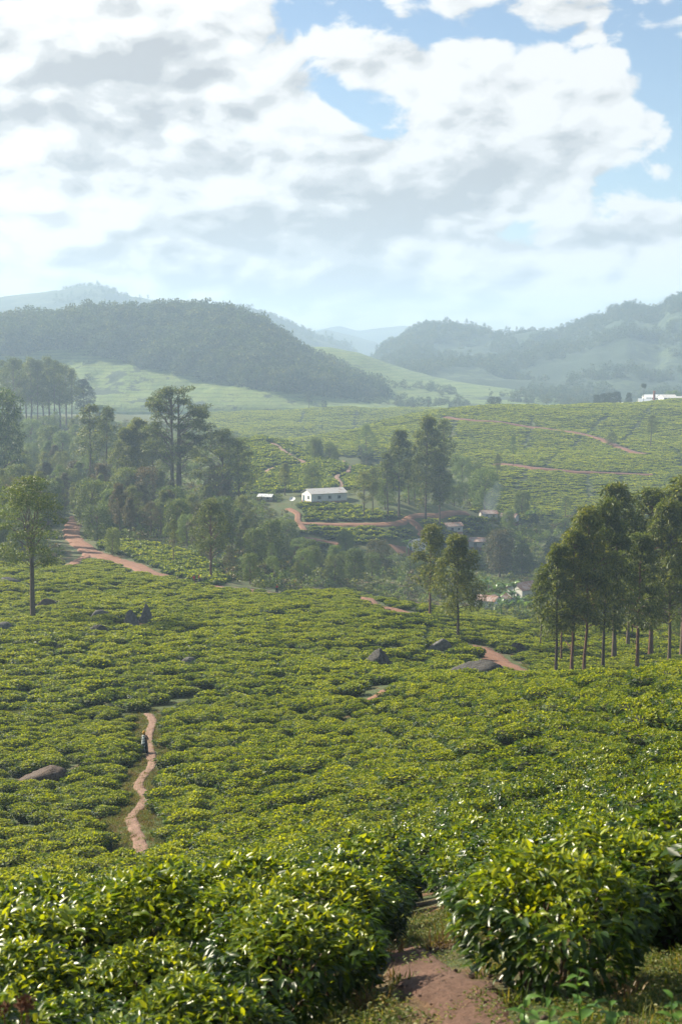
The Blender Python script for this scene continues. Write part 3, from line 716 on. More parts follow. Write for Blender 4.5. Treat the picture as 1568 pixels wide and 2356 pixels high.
# the clearing of the near path with its soil and grass
def near_clear(x, y):
    pts = np.array([at(*p)[:2] for p in ((940,2150,13.5),(985,2110,16),(960,2215,11.5),(1000,2262,9.6),(1075,2310,8.6),(1140,2400,7.2),(1568,2250,9.3),(1500,2330,8.0),(1250,2360,7.6))])
    rr = np.array([0.60,0.50,0.5,0.35,0.5,0.7,0.3,0.5,0.6])
    d = np.sqrt((x[:, None]-pts[None, :, 0])**2+(y[:, None]-pts[None, :, 1])**2)-rr[None]
    return d.min(1)
ok = near_clear(x1, y1) > 0.5
x1, y1, z1 = x1[ok], y1[ok], z1[ok]
ok = y1 > 13.0; x1, y1, z1 = x1[ok], y1[ok], z1[ok]
FRONT = [(-150,7.1),(250,7.0),(-330,8.2),(60,8.1),(430,8.0),(-350,9.4),(-20,9.3),(330,9.4),(672,9.5),(-280,10.6),(15,10.6),(320,10.7),(560,10.5),(735,11.5),(-200,11.8),(60,11.9),(330,12.0),(570,11.7),(560,12.7),(790,12.8),
         (1290,8.8),(1450,11.0),(1650,11.3),(1255,11.9),(1420,12.6),(1600,12.7),(1150,13.1),(1980,8.6),(1900,10.0),(2150,9.8),(1880,11.8),(2300,8.4),(2100,12.5)]
fx = np.array([at(X, 1400, D)[0] for X, D in FRONT]); fy = np.array([D for X, D in FRONT])
x1 = np.concatenate([fx, x1]); y1 = np.concatenate([fy, y1]); z1 = np.concatenate([land(fx, fy), z1])
x2, y2, z2 = tea_points(FIELD, 122, 330, 1.45, 2.7, 33)
x3, y3, z3 = tea_points(KNOLL, 260, 400, 1.35, 2.3, 35)
xs, ys, zs = tea_points(SPUR, 415, 500, 1.5, 2.6, 37, margin=0.6)
xh, yh, zh = tea_points(HOUSEHILL, 480, 650, 1.6, 2.7, 39, margin=0.6)
xb, yb, zb = tea_points(BROAD, 500, 1160, 1.9, 2.4, 41, smax=0.34, margin=0.2, keep=1.0, holes=9)
def bush_scale(x, y, base, g):
    return base*(1+0.34*fbm(x/5.0, y/3.0, 2))*g.uniform(0.82, 1.2, len(x))
# ------------------------------------------------------------------ tea: the nearest 300 in view one by one, the rest as masses
gT = np.random.default_rng(77)
X1, Y1 = to_px(x1, y1, z1+0.5)
pad = 0.8*FPX/y1
vis = (X1 > -pad) & (X1 < 1568+pad) & (Y1 < 2700)
order = np.argsort(np.where(vis, y1, 1e9))
HERO = order[:min(300, int(vis.sum()))]
isH = np.zeros(len(x1), bool); isH[HERO] = True
L_HERO = [(tea_foliage(100+i, 3000, 0.098, True, w=0.62, h=0.80+0.03*i), tea_stems(200+i)) for i in range(4)]
L_MID = [(tea_foliage(120+i, 1700, 0.115, False), tea_stems(220+i, 9)) for i in range(4)]
CORES = [tea_core(300+i) for i in range(4)]
for me in CORES: me.materials.append(M_CORE)
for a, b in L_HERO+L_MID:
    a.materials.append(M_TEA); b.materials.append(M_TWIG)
def slope_at(x, y):
    e = 0.6
    return (land_smooth(x+e, y)-land_smooth(x-e, y))/(2*e), (land_smooth(x, y+e)-land_smooth(x, y-e))/(2*e)
sc1 = bush_scale(x1, y1, 1.0, gT)
FRONT_LABEL = {20: 'large dark tea bush standing alone right of the bare path, showing its stems', 8: 'tea bush with bare woody stems at the left edge of the near path', 13: 'second tea bush up the left edge of the near path',
               19: 'tea bush at the top left corner of the bare clearing', 21: 'tall tea bush behind the large one right of the path', 23: 'tea bush closing the clearing above the right bush', 1: 'lowest tea bush at the bottom picture edge',
               4: 'tea bush at the bottom edge left of the near path', 3: 'tea bush beside the dry brown seed heads'}
def tea_label(i):
    if i in FRONT_LABEL: return FRONT_LABEL[i], 'foreground tea bushes'
    X, Y, D = X1[i], Y1[i], y1[i]
    if D < 15:
        side = 'left of the bare near path' if X < 930 else 'right of the bare near path'
        return 'glossy leaved tea bush in the foreground ' + side, 'foreground tea bushes ' + side
    where = 'below the footpath on the left' if X < 480 else 'above the bare clearing' if X < 1050 else 'above the large right bush'
    if D < 26: return 'low leafy tea bush just behind the foreground row ' + where, 'tea bushes behind the foreground row ' + where
    return 'small tea bush merging into the near slope ' + where, 'tea bushes of the near slope ' + where
for k, i in enumerate(HERO):
    lb, gp = tea_label(i)
    t = thing('tea_bush', lb, 'tea bush', (x1[i], y1[i], z1[i]), gT.uniform(0, 6.28), gp, float(sc1[i]))
    fo, st = (L_HERO if y1[i] < 17 else L_MID)[k % 4]
    obj('foliage', fo, None, t, kind='stuff'); obj('stems', st, None, t, kind='stuff')
    if y1[i] >= 11: obj('inner_twigs', CORES[k % 4], None, t)
def lod(n, size, seed, cnt=4, core=True, **kw):
    out = []
    for i in range(cnt):
        parts = [(tea_foliage(seed+i, n, size, False, **kw), M_TEA if size < 0.125 else M_TEAFAR)]
        if core: parts.append((tea_core(seed+50+i), M_CORE))
        out.append(joined('tea_mass', parts))
    return out
near_i = np.nonzero(~isH & (y1 < 50))[0]; far_i = np.nonzero(~isH & (y1 >= 50))[0]
def mass(name, x, y, z, base, protos, label, zs=1.0):
    n = len(x); s = bush_scale(x, y, base, gT); S = np.stack([s*gT.uniform(1.1, 1.75, n), s*gT.uniform(.88, 1.08, n), s*zs*gT.uniform(.8, 1.2, n)], 1)
    scatter(name, np.stack([x, y, z], 1), gT.normal(0, 0.25, n)+gT.integers(0, 2, n)*math.pi-np.where((x > 0) & (y < 100), 0.3, 0.0), S, gT.integers(0, len(protos), n), protos, label, 'tea field')
mass('tea_field', x1[near_i], y1[near_i], z1[near_i], 1.0, lod(1500, 0.12, 400), 'dense green tea covering the right edge of the near slope')
mass('tea_field', x1[far_i], y1[far_i], z1[far_i], 1.03, lod(850, 0.145, 420, young=0.75), 'rows of bright green tea on both sides of the footpath')
mass('tea_field', x2, y2, z2, 1.25, lod(420, 0.215, 440, young=0.75), 'middle tea field with scattered rocks below the dirt road', zs=0.85)
mass('tea_field', x3, y3, z3, 1.3, lod(160, 0.36, 460), 'small tea block on the knoll above the dirt road')
mass('tea_field', xs, ys, zs, 1.35, lod(90, 0.5, 470), 'terraced tea patches on the spur below the long white house')
mass('tea_field', xh, yh, zh, 1.55, lod(80, 0.5, 480), 'tea hill behind the long white house')
mass('tea_field', xb, yb, zb, 1.75, lod(70, 0.5, 490, young=0.75), 'broad smooth tea hills below the factory', zs=0.5)
print('tea', len(x1), len(x2), len(x3), len(xs), len(xh), len(xb), 'hero max D', y1[HERO].max())

# ------------------------------------------------------------------ trees
def leafmat(name, a, b, c, transl=0.30, rough=0.5, patch=0.35, ps=0.3):
    return mat_leaf(name, [(0.0, a), (0.55, b), (1.0, c)], rough=rough, transl=transl, patch=patch, patch_scale=ps, spec=0.35)
M_EUC = leafmat('eucalyptus_leaf', (0.036, 0.060, 0.011), (0.085, 0.118, 0.019), (0.20, 0.205, 0.032), transl=0.42)
M_BROAD = leafmat('broadleaf', (0.032, 0.062, 0.011), (0.076, 0.122, 0.018), (0.18, 0.20, 0.028), transl=0.40)
M_RUST = leafmat('russet_leaf', (0.030, 0.042, 0.014), (0.075, 0.075, 0.024), (0.17, 0.105, 0.035))
M_LIGHT = leafmat('fresh_leaf', (0.060, 0.105, 0.022), (0.100, 0.160, 0.032), (0.17, 0.22, 0.055), transl=0.4)
M_PINE = leafmat('dark_leaf', (0.014, 0.034, 0.014), (0.024, 0.050, 0.020), (0.045, 0.075, 0.025), transl=0.15)
M_BANANA = leafmat('banana_leaf', (0.045, 0.10, 0.025), (0.085, 0.16, 0.035), (0.16, 0.23, 0.07), rough=0.35)
M_BARK = mat_plain('bark', (0.115, 0.085, 0.062), 0.9, 0.4, 3.0, 0.8)
M_BARKD = mat_plain('dark_bark', (0.055, 0.040, 0.032), 0.9, 0.4, 3.0, 0.8)
M_BARKR = mat_plain('brown_bark', (0.13, 0.068, 0.045), 0.9, 0.35, 3.0, 0.8)

def clump_leaves(A, cen, rad, n, g, size, droop=0.3, asp=0.34, flat=0.0):
    d = unit(g.normal(size=(n, 3))); r = g.uniform(0.35, 1.0, n)**0.5
    p = cen + d*r[:, None]*rad
    dr = unit(d*0.7 + g.normal(0, 0.7, (n, 3)) + np.array([0, 0, -0.15-droop*0.6])); 
    if flat: dr[:, 2] *= (1-flat)
    up = unit(g.normal(0, 0.55, (n, 3)) + np.array([0, 0, 1.0]) + d*0.5)
    L = size*g.uniform(0.6, 1.25, n); W = L*g.uniform(asp*0.8, asp*1.25, n)
    v, f, k = leaf_arrays(p, dr, up, L, W, droop=g.uniform(0, 1, n)*droop)
    c = np.repeat(np.stack([np.clip(g.normal(0.45, 0.22, n), 0, 1), g.uniform(0, 1, n), np.zeros(n)], 1), k, axis=0)
    A.add(v, f, c)
def wobble(p0, p1, g, k=4, amt=0.05, sag=0.0):
    p0 = np.asarray(p0, float); p1 = np.asarray(p1, float); L = np.linalg.norm(p1-p0)
    t = np.linspace(0, 1, k+1)[:, None]; p = p0+(p1-p0)*t + g.normal(0, amt*L, (k+1, 3))*np.sin(t*math.pi)
    p[:, 2] += sag*L*np.sin(t[:, 0]*math.pi); return p
def make_tree(kind, seed, q=1.0):
    """trunk and crown meshes; returns meshes and the height they were built at"""
    g = np.random.default_rng(seed); T = Acc(); C = Acc()
    def trunk(H, r0, r1, lean=0.02, k=7, base=(0, 0), n=8):
        p = np.stack([base[0]+np.cumsum(g.normal(0, lean*H/k, k+1)), base[1]+np.cumsum(g.normal(0, lean*H/k, k+1)), np.linspace(-0.3, H, k+1)], 1); p[0, :2] = base; p[1, :2] = base
        rr = np.linspace(r0, r1, k+1); rr[0] *= 1.35; T.add(*tube(p, rr, n)); return p
    def on(p, z):
        return np.array([np.interp(z, p[:, 2], p[:, 0]), np.interp(z, p[:, 2], p[:, 1]), z])
    def limb(a, b, r, sag=0.06, k=4, n=5):
        T.add(*tube(wobble(a, b, g, k, 0.045, sag), np.linspace(r, max(0.02, r*0.25), k+1), n))
    if kind in ('column', 'columnwide', 'thin'):
        H = 16.0; p = trunk(H*0.97, 0.20, 0.03, 0.022)
        wide = {'column': 2.35, 'columnwide': 3.4, 'thin': 2.0}[kind]; lo = {'column': 0.34, 'columnwide': 0.30, 'thin': 0.45}[kind]
        nc = {'column': 46, 'columnwide': 62, 'thin': 20}[kind]
        for i in range(nc):
            t = lo+(1-lo)*((i+0.5)/nc)**0.9; k = (t-lo)/(1-lo)
            prof = (0.55+0.55*math.sin(min(1, k*1.5+0.1)*math.pi*0.62))*(1-k**2.6*0.86)
            a = i*2.4+g.normal(0, .5); r = wide*prof*math.sqrt(g.uniform(0.12, 1.0))*g.uniform(0.75, 1.15)
            z = H*t+g.normal(0, 0.25); base = on(p, min(z-0.25*r, H*0.95)); cen = on(p, min(z, H*0.97))+np.array([r*math.cos(a), r*math.sin(a), 0.12*r])
            cen[2] = min(cen[2], H-0.45)
            rad = g.uniform(0.62, 1.08)*(1-0.4*k)*(1.15 if kind == 'columnwide' else 1)
            limb(base, cen, 0.055, 0.03, 3, 4)
            clump_leaves(C, cen, np.array([rad*1.15, rad*1.15, rad*0.8]), int(150*q), g, 0.40, 0.35)
        for i in range(int(14*q)):    # bare side twigs low on the trunk
            z = H*g.uniform(0.12, lo+0.15); a = g.uniform(0, 6.28); b = on(p, z); L = g.uniform(0.6, 1.6)
            limb(b, b+np.array([L*math.cos(a), L*math.sin(a), L*0.35]), 0.03, 0, 2, 4)
    elif kind == 'gum':
        H = 36.0; p = trunk(H*0.80, 0.85, 0.16, 0.018, 9, (0, 0), 10); p2 = trunk(H*0.84, 0.55, 0.12, 0.02, 9, (1.5, 0.3), 9)
        nc = 96
        for i in range(nc):
            u = g.uniform(-0.95, 1.0); a = g.uniform(0, 6.28); k = math.sqrt(max(0, 1-u*u))
            rr = g.uniform(0.55, 1.0)
            cen = np.array([0.8, 0, H*0.665]) + np.array([8.6*k*rr*math.cos(a), 8.0*k*rr*math.sin(a), 11.4*u*(0.75+0.25*rr)])
            tr = p if cen[0] < 0.8 else p2
            b = on(tr, min(tr[-1, 2], max(H*0.27, cen[2]-g.uniform(2.5, 6.5))))
            limb(b, cen-np.array([0, 0, 0.4]), g.uniform(0.10, 0.2), g.uniform(-0.02, 0.1), 5, 5)
            for s in range(3):
                c2 = cen+g.normal(0, 0.9, 3)*np.array([1, 1, 0.45]); rad = g.uniform(0.7, 1.15)
                clump_leaves(C, c2, np.array([rad*1.2, rad*1.2, rad*0.62]), int(66*q), g, 0.62, 0.3)
        for i in range(10):
            z = H*g.uniform(0.18, 0.45); a = g.uniform(0, 6.28); b = on(p if i % 2 else p2, z); L = g.uniform(2, 6)
            c = b+np.array([L*math.cos(a), L*math.sin(a), L*0.45]); limb(b, c, 0.09, 0.05, 4, 4)
            clump_leaves(C, c, np.array([1.0, 1.0, .6]), int(40*q), g, 0.55)
    elif kind == 'opengum':
        H = 20.0; p = trunk(H*0.85, 0.34, 0.07, 0.03, 8)
        for i in range(34):
            t = 0.38+0.62*(i+0.5)/34; a = i*2.4+g.normal(0, .6); k = (t-.38)/.62
            r = 4.6*math.sin(min(1.0, 0.22+k*0.86)*math.pi)**0.7*math.sqrt(g.uniform(0.25, 1)); z = H*t
            cen = on(p, min(z, p[-1, 2]))+np.array([r*math.cos(a), r*math.sin(a), 0]); cen[2] = min(z, H-0.6)
            b = on(p, max(H*0.25, cen[2]-0.5*r-1.0)) if cen[2]-0.5*r-1.0 < p[-1, 2] else p[-1]
            limb(b, cen, 0.09, 0.05, 4, 5)
            for s in range(3):
                c2 = cen+g.normal(0, 0.6, 3)*np.array([1, 1, 0.5]); rad = g.uniform(0.65, 1.05)
                clump_leaves(C, c2, np.array([rad*1.15, rad*1.15, rad*0.65]), int(64*q), g, 0.46, 0.35)
    elif kind == 'umbrella':
        H = 20.0; p = trunk(H*0.60, 0.42, 0.22, 0.012, 8, n=9)
        for i in range(9):
            a = i*0.7+g.normal(0, .25); r = g.uniform(2.0, 4.6); z = H*g.uniform(0.62, 0.9)
            b = on(p, H*g.uniform(0.40, 0.58)); e = np.array([r*math.cos(a), r*math.sin(a), z]); limb(b, e, 0.15, 0.04, 5, 6)
        for i in range(70):
            t = g.uniform(0.40, 1.0); a = g.uniform(0, 6.28); k = (t-.40)/.6
            R0 = 5.1*math.sqrt(max(0.04, 1-(max(0, k-0.42)/0.60)**2))*(0.62+0.38*min(1, k/0.4))
            r = R0*math.sqrt(g.uniform(0.15, 1)); cen = np.array([r*math.cos(a), r*math.sin(a), H*t-0.4])
            if i % 3 == 0: limb(on(p, min(H*0.58, cen[2]-1)), cen, 0.07, 0.05, 4, 4)
            rad = g.uniform(0.9, 1.5)
            clump_leaves(C, cen, np.array([rad*1.25, rad*1.25, rad*0.34]), int(150*q), g, 0.34, 0.12, 0.4, 0.5)
    elif kind in ('broad', 'dense'):
        H = 12.0; p = trunk(H*0.62, 0.30, 0.10, 0.03, 6); Rm = 4.1 if kind == 'broad' else 3.3
        nc = 46 if kind == 'broad' else 56
        for i in range(nc):
            t = 0.18+0.82*(i+.5)/nc; k = (t-.18)/.82; a = i*2.4+g.normal(0, .5)
            r = Rm*math.sqrt(max(0.0, 1-(abs(k-0.42)/0.62)**2.2))*math.sqrt(g.uniform(0.3, 1)); rad = g.uniform(0.85, 1.45)
            cen = np.array([r*math.cos(a), r*math.sin(a), min(H*t, H-rad*0.7)])
            if i % 2 == 0: limb(on(p, max(0.8, min(H*0.6, cen[2]-1.2))), cen, 0.08, 0.05, 4, 4)
            clump_leaves(C, cen, np.array([rad*1.1, rad*1.1, rad*0.75]), int(150*q), g, 0.42, 0.25, 0.42)
    elif kind == 'bushy':
        H = 5.0; 
        for s in range(3): 
            a = g.uniform(0, 6.28); limb((0, 0, -0.2), (0.8*math.cos(a), 0.8*math.sin(a), 2.6), 0.08, 0.02, 4, 5)
        for i in range(26):
            t = (i+.5)/26; a = i*2.4; r = 2.0*math.sqrt(max(0.02, 1-t**2.4))*math.sqrt(g.uniform(0.2, 1)); rad = g.uniform(0.5, 0.85)
            cen = np.array([r*math.cos(a), r*math.sin(a), 0.5+(H-1.1)*t])
            clump_leaves(C, cen, np.array([rad, rad, rad*0.8]), int(110*q), g, 0.32, 0.25, 0.42)
    elif kind == 'palm':
        H = 16.0; p = trunk(H*0.93, 0.22, 0.14, 0.01, 7)
        for i in range(16):
            a = i*2.4; cen = p[-1]+np.array([1.0*math.cos(a), 1.0*math.sin(a), g.uniform(-0.6, 1.2)])
            clump_leaves(C, cen, np.array([.8, .8, .7]), 60, g, 0.6, 0.5)
    tm = T.mesh(kind+'_trunk'); cm = C.mesh(kind+'_crown', False)
    return tm, cm, H
PROTO = {}
for kd, n, q in (('column', 4, 1), ('columnwide', 2, 1.2), ('thin', 3, 1), ('gum', 1, 1), ('opengum', 3, 1), ('umbrella', 2, 1.3), ('broad', 3, 1), ('dense', 2, 1), ('bushy', 3, 1), ('palm', 1, 1)):
    PROTO[kd] = [make_tree(kd, 900+31*i+len(kd)*7, q) for i in range(n)]
_crowncache = {}
def with_mat(me, m):
    k = (me.name, m.name)
    if k not in _crowncache:
        c = me if len(me.materials) == 0 else me.copy()
        c.materials.clear(); c.materials.append(m); _crowncache[k] = c
    return _crowncache[k]
TREES = []
gR = np.random.default_rng(501)
def plant(kind, x, y, H, label, group=None, mat=None, bark=None, wf=1.0, name=None, var=None):
    v = PROTO[kind]; tm, cm, H0 = v[int(gR.integers(len(v))) if var is None else var % len(v)]
    z = land1(x, y)
    s = H/H0
    nm = name or {'column': 'eucalyptus_tree', 'columnwide': 'eucalyptus_tree', 'thin': 'eucalyptus_tree', 'gum': 'eucalyptus_tree', 'opengum': 'eucalyptus_tree', 'umbrella': 'shade_tree',
                  'broad': 'broadleaf_tree', 'dense': 'broadleaf_tree', 'bushy': 'shrub', 'palm': 'palm_tree'}[kind]
    t = thing(nm, label, 'shrub' if nm == 'shrub' else 'tree', (x, y, z), gR.uniform(0, 6.28), group, (s*wf, s*wf, s))
    m = mat or {'umbrella': M_BROAD, 'broad': M_BROAD, 'dense': M_BROAD, 'bushy': M_BROAD, 'palm': M_PINE}.get(kind, M_EUC)
    obj('trunk', with_mat(tm, bark or M_BARK), None, t); obj('crown', with_mat(cm, m), None, t, kind='stuff')
    TREES.append((x, y)); return t
def tree_px(kind, X, Ytop, D, label, Xb=None, **kw):
    x, y, zt = at(X, Ytop, D); z = land1(x, y)
    return plant(kind, x, y, max(1.5, zt-z), label, **kw)

tree_px('umbrella', 68, 1090, 190, 'tall spreading shade tree with long bare trunk at the left of the field', wf=0.92, bark=M_BARK)
tree_px('gum', 410, 880, 442, 'tallest eucalyptus with two stems and an open airy crown', wf=1.22)
tree_px('opengum', 512, 985, 430, 'ragged eucalyptus just right of the tallest tree', wf=1.3, var=0)
tree_px('opengum', 548, 1010, 445, 'broken crowned eucalyptus leaning over the bright tea hill', wf=1.15, var=1)
tree_px('thin', 203, 930, 490, 'left one of two slim eucalyptus with tufted tops', wf=1.25)
tree_px('thin', 243, 936, 495, 'right one of two slim eucalyptus with tufted tops', wf=1.15)
tree_px('columnwide', 318, 962, 455, 'pointed dense eucalyptus left of the tallest tree', wf=1.0)
tree_px('columnwide', 290, 985, 450, 'full eucalyptus in the grove beside the pointed one', wf=1.0)
tree_px('opengum', 350, 985, 462, 'eucalyptus filling the gap beside the tallest trunk', wf=1.0)
tree_px('dense', -8, 893, 480, 'big dark dense tree cut by the left picture edge', wf=0.8)
tree_px('opengum', 484, 1150, 272, 'eucalyptus with bare trunk standing beside the dirt road', wf=1.05, bark=M_BARKR)
tree_px('thin', 398, 1195, 300, 'slim young tree on the tea knoll', wf=1.0, bark=M_BARKR)
tree_px('broad', 258, 1215, 318, 'small round tree beside the bend of the dirt road', wf=0.8)
tree_px('column', 655, 1065, 488, 'small eucalyptus left of the round tree behind the white house', wf=1.3)
tree_px('broad', 718, 1068, 492, 'rounded dark tree directly behind the long white house', wf=0.9)
for k, (X, Yt, D, kd, lb) in enumerate([(837,1085,452,'opengum','low spreading eucalyptus nearest the long white house'),(857,1075,455,'thin','slim eucalyptus second from the long white house'),(892,1040,452,'thin','thin pale eucalyptus in the row right of the house'),
        (918,988,452,'column','tall dark eucalyptus left of the highest one on the spur'),(980,957,456,'columnwide','highest eucalyptus in the row on the spur'),(1012,1040,458,'column','shorter eucalyptus right of the highest one on the spur'),
        (940,1055,470,'thin','slender eucalyptus between the two tallest on the spur'),(1022,965,500,'thin','feathery eucalyptus behind the highest one on the spur')]):
    tree_px(kd, X, Yt, D, lb, wf=1.15 if kd != 'columnwide' else 0.85)
tree_px('broad', 1115, 1078, 505, 'fresh light green tree in the valley below the broad tea hills', mat=M_LIGHT, wf=1.0)
tree_px('thin', 1180, 1003, 610, 'pale slim tree at the end of the lower hill road', mat=M_LIGHT, wf=1.1)
tree_px('opengum', 842, 975, 650, 'airy pale eucalyptus on the flank of the tea hill', mat=M_LIGHT, wf=0.9)
tree_px('column', 990, 1205, 212, 'left dark eucalyptus of the pair at the field edge', wf=1.15, bark=M_BARKR)
tree_px('columnwide', 1055, 1230, 186, 'right full crowned eucalyptus of the pair with a black trunk', wf=1.1, bark=M_BARKD)
RG = 'eucalyptus stand right of the red track'
for X, Yt, D, kd, bk, wf, lb in [(1283,1250,148,'column',M_BARKD,1.0,'leftmost eucalyptus of the stand beside the red track'),(1294,1290,166,'column',M_BARKR,0.9,'short eucalyptus half hidden behind the leftmost trunk of the stand'),
        (1320,1215,150,'column',M_BARKR,1.0,'reddish trunked eucalyptus, second from the red track'),(1350,1165,152,'columnwide',M_BARKR,0.85,'thick trunked eucalyptus in the middle of the stand'),
        (1394,1150,156,'columnwide',M_BARKD,0.8,'black trunked eucalyptus with golden top in the stand'),(1420,1110,178,'column',M_BARK,1.1,'highest narrow eucalyptus of the stand on the right'),
        (1472,1225,160,'column',M_BARKR,1.15,'eucalyptus with low crown near the crest on the right'),(1505,1122,184,'column',M_BARKR,1.2,'tall russet topped eucalyptus near the right edge'),
        (1548,1150,170,'columnwide',M_BARK,0.9,'dense eucalyptus second from the right edge'),(1580,1095,186,'column',M_BARK,1.3,'eucalyptus cut off by the right picture edge'),
        (1245,1310,190,'column',M_BARK,1.0,'thin leafy eucalyptus left of the stand before the village'),(1450,1180,200,'column',M_BARK,1.1,'eucalyptus behind the stand in its right half')]:
    tree_px(kd, X, Yt, D, lb, group=RG, bark=bk, wf=wf)
for X, Yt, D, kd, m, lb in [(870,1240,372,'broad',M_RUST,'rusty flowering tree below the spur terraces'),(1150,1218,425,'dense',M_RUST,'brownish round tree in the village'),(1230,1165,520,'dense',M_PINE,'dark conical tree behind the village'),
        (620,1195,345,'dense',M_BROAD,'large dark tree mass left of the terraces'),(560,1140,385,'opengum',M_EUC,'big eucalyptus in front of the ragged one'),(585,1215,335,'dense',M_BROAD,'dark bulky tree beside the field road end'),
        (700,1262,330,'broad',M_LIGHT,'pale green tree behind the field edge'),(770,1275,335,'broad',M_EUC,'grey green tree behind the field edge near the rock'),(815,1262,345,'dense',M_BROAD,'dark tree at the foot of the terraces'),
        (660,1195,400,'broad',M_BROAD,'dark tree below the satellite dish'),(1300,1190,480,'umbrella',M_BROAD,'flat layered tree at the valley side'),(1200,1250,430,'dense',M_BROAD,'deep green tree above the village roofs')]:
    tree_px(kd, X, Yt, D, lb, mat=m)
# far single trees on the tea ridges
for X, Yt, D, kd, m, wf, lb in [(1137,913,915,'broad',M_PINE,1.25,'round lone tree on the crest of the broad tea hill'),(985,912,1130,'umbrella',M_PINE,1.2,'flat topped lone tree beyond the tea hill crest'),(950,929,1122,'umbrella',M_PINE,2.2,'low wide tree beside the flat topped one on the crest'),
        (710,900,1118,'umbrella',M_PINE,1.0,'lone flat crowned tree above the left tea hill'),(745,920,1120,'broad',M_PINE,0.9,'small round tree right of the flat crowned one'),(1275,930,928,'column',M_PINE,1.3,'small pointed tree on the ridge'),
        (1258,941,926,'bushy',M_PINE,1.0,'low bush on the ridge beside the pointed tree'),(1497,955,690,'thin',M_EUC,1.5,'sparse lone tree on the slope below the factory'),(1405,994,690,'broad',M_EUC,1.0,'tiny lone tree beside the hill road'),
        (1372,908,955,'dense',M_PINE,0.9,'first dark tree of the clump beside the factory shed'),(1388,905,960,'dense',M_PINE,0.9,'second dark tree of the clump beside the factory shed'),(1402,903,955,'dense',M_PINE,0.9,'third dark tree of the clump beside the factory shed'),
        (1418,901,962,'dense',M_PINE,0.95,'tallest dark tree of the clump beside the factory shed'),(1446,903,975,'dense',M_PINE,0.7,'single tree between the dark clump and the chimney'),
        (1480,884,1000,'palm',M_PINE,1.0,'tall palm like tree rising left of the factory chimney'),(1545,898,1060,'broad',M_LIGHT,1.2,'light bushy tree behind the factory')]:
    tree_px(kd, X, Yt, D, lb, mat=m, wf=wf)
# tall grove far left
for k, X in enumerate((2, 16, 30, 45, 58, 70, 84, 97, 110, 123, 136, 150, 163)):
    tree_px('opengum' if k % 3 else 'thin', X, 828+8*math.sin(k*2.1)+(18 if X > 140 else 0), 800+18*math.cos(k*1.7), 'tall straight eucalyptus in the backlit grove at the far left', group='tall grove at the far left', wf=0.9)
tree_px('column', 192, 872, 860, 'dark narrow conifer right of the backlit grove', mat=M_PINE, wf=1.5)
def fill(poly, d0, d1, n, kinds, hrange, label, group, mats=(None,), sep=3.5, seed=0, wf=(0.85, 1.2), hide=True):
    g = np.random.default_rng(seed); got = 0; tries = 0
    m = 60*n
    D = np.exp(g.uniform(math.log(d0), math.log(d1), m)); X = g.uniform(min(p[0] for p in poly), max(p[0] for p in poly), m)
    x = (X-784)/FPX*D; z = land(x, D); Xp, Yp = to_px(x, D, z)
    ok = in_poly(Xp, Yp, poly) & (clear_dist(x, D) > 1.0)
    for i in np.nonzero(ok)[0]:
        if got >= n: break
        if any((x[i]-a)**2+(D[i]-b)**2 < sep*sep for a, b in TREES): continue
        kd = kinds[int(g.integers(len(kinds)))]; H = g.uniform(*hrange)*(0.45 if kd == 'bushy' else 1.0)
        if 320 < Xp[i] < 510 and D[i] > 455: continue
        mt = mats[int(g.integers(len(mats)))]
        look = {M_RUST: 'russet ', M_LIGHT: 'fresh green ', M_PINE: 'very dark '}.get(mt, '')
        look += {'column': 'narrow eucalyptus', 'columnwide': 'full eucalyptus', 'opengum': 'loose crowned eucalyptus', 'dense': 'dense rounded tree', 'broad': 'spreading broadleaf tree', 'bushy': 'low leafy shrub', 'thin': 'slim eucalyptus'}[kd]
        lb = label.replace('young tree', 'young '+look, 1) if label.startswith('young') else label.replace('dark scrub tree', look, 1) if label.startswith('dark') else label.replace('tree', look, 1)
        plant(kd, x[i], D[i], H, lb, group=group, mat=mt, wf=g.uniform(*wf)); got += 1
    return got
KEEP_HOUSE = [(g_[0], g_[1]) for g_ in (ground_at(745, 1158, 400), ground_at(640, 1175, 400))]
CLEAR.append((np.array([ground_at(X, 1166, 400)[:2] for X in (660, 700, 745, 800)]), 7.0))
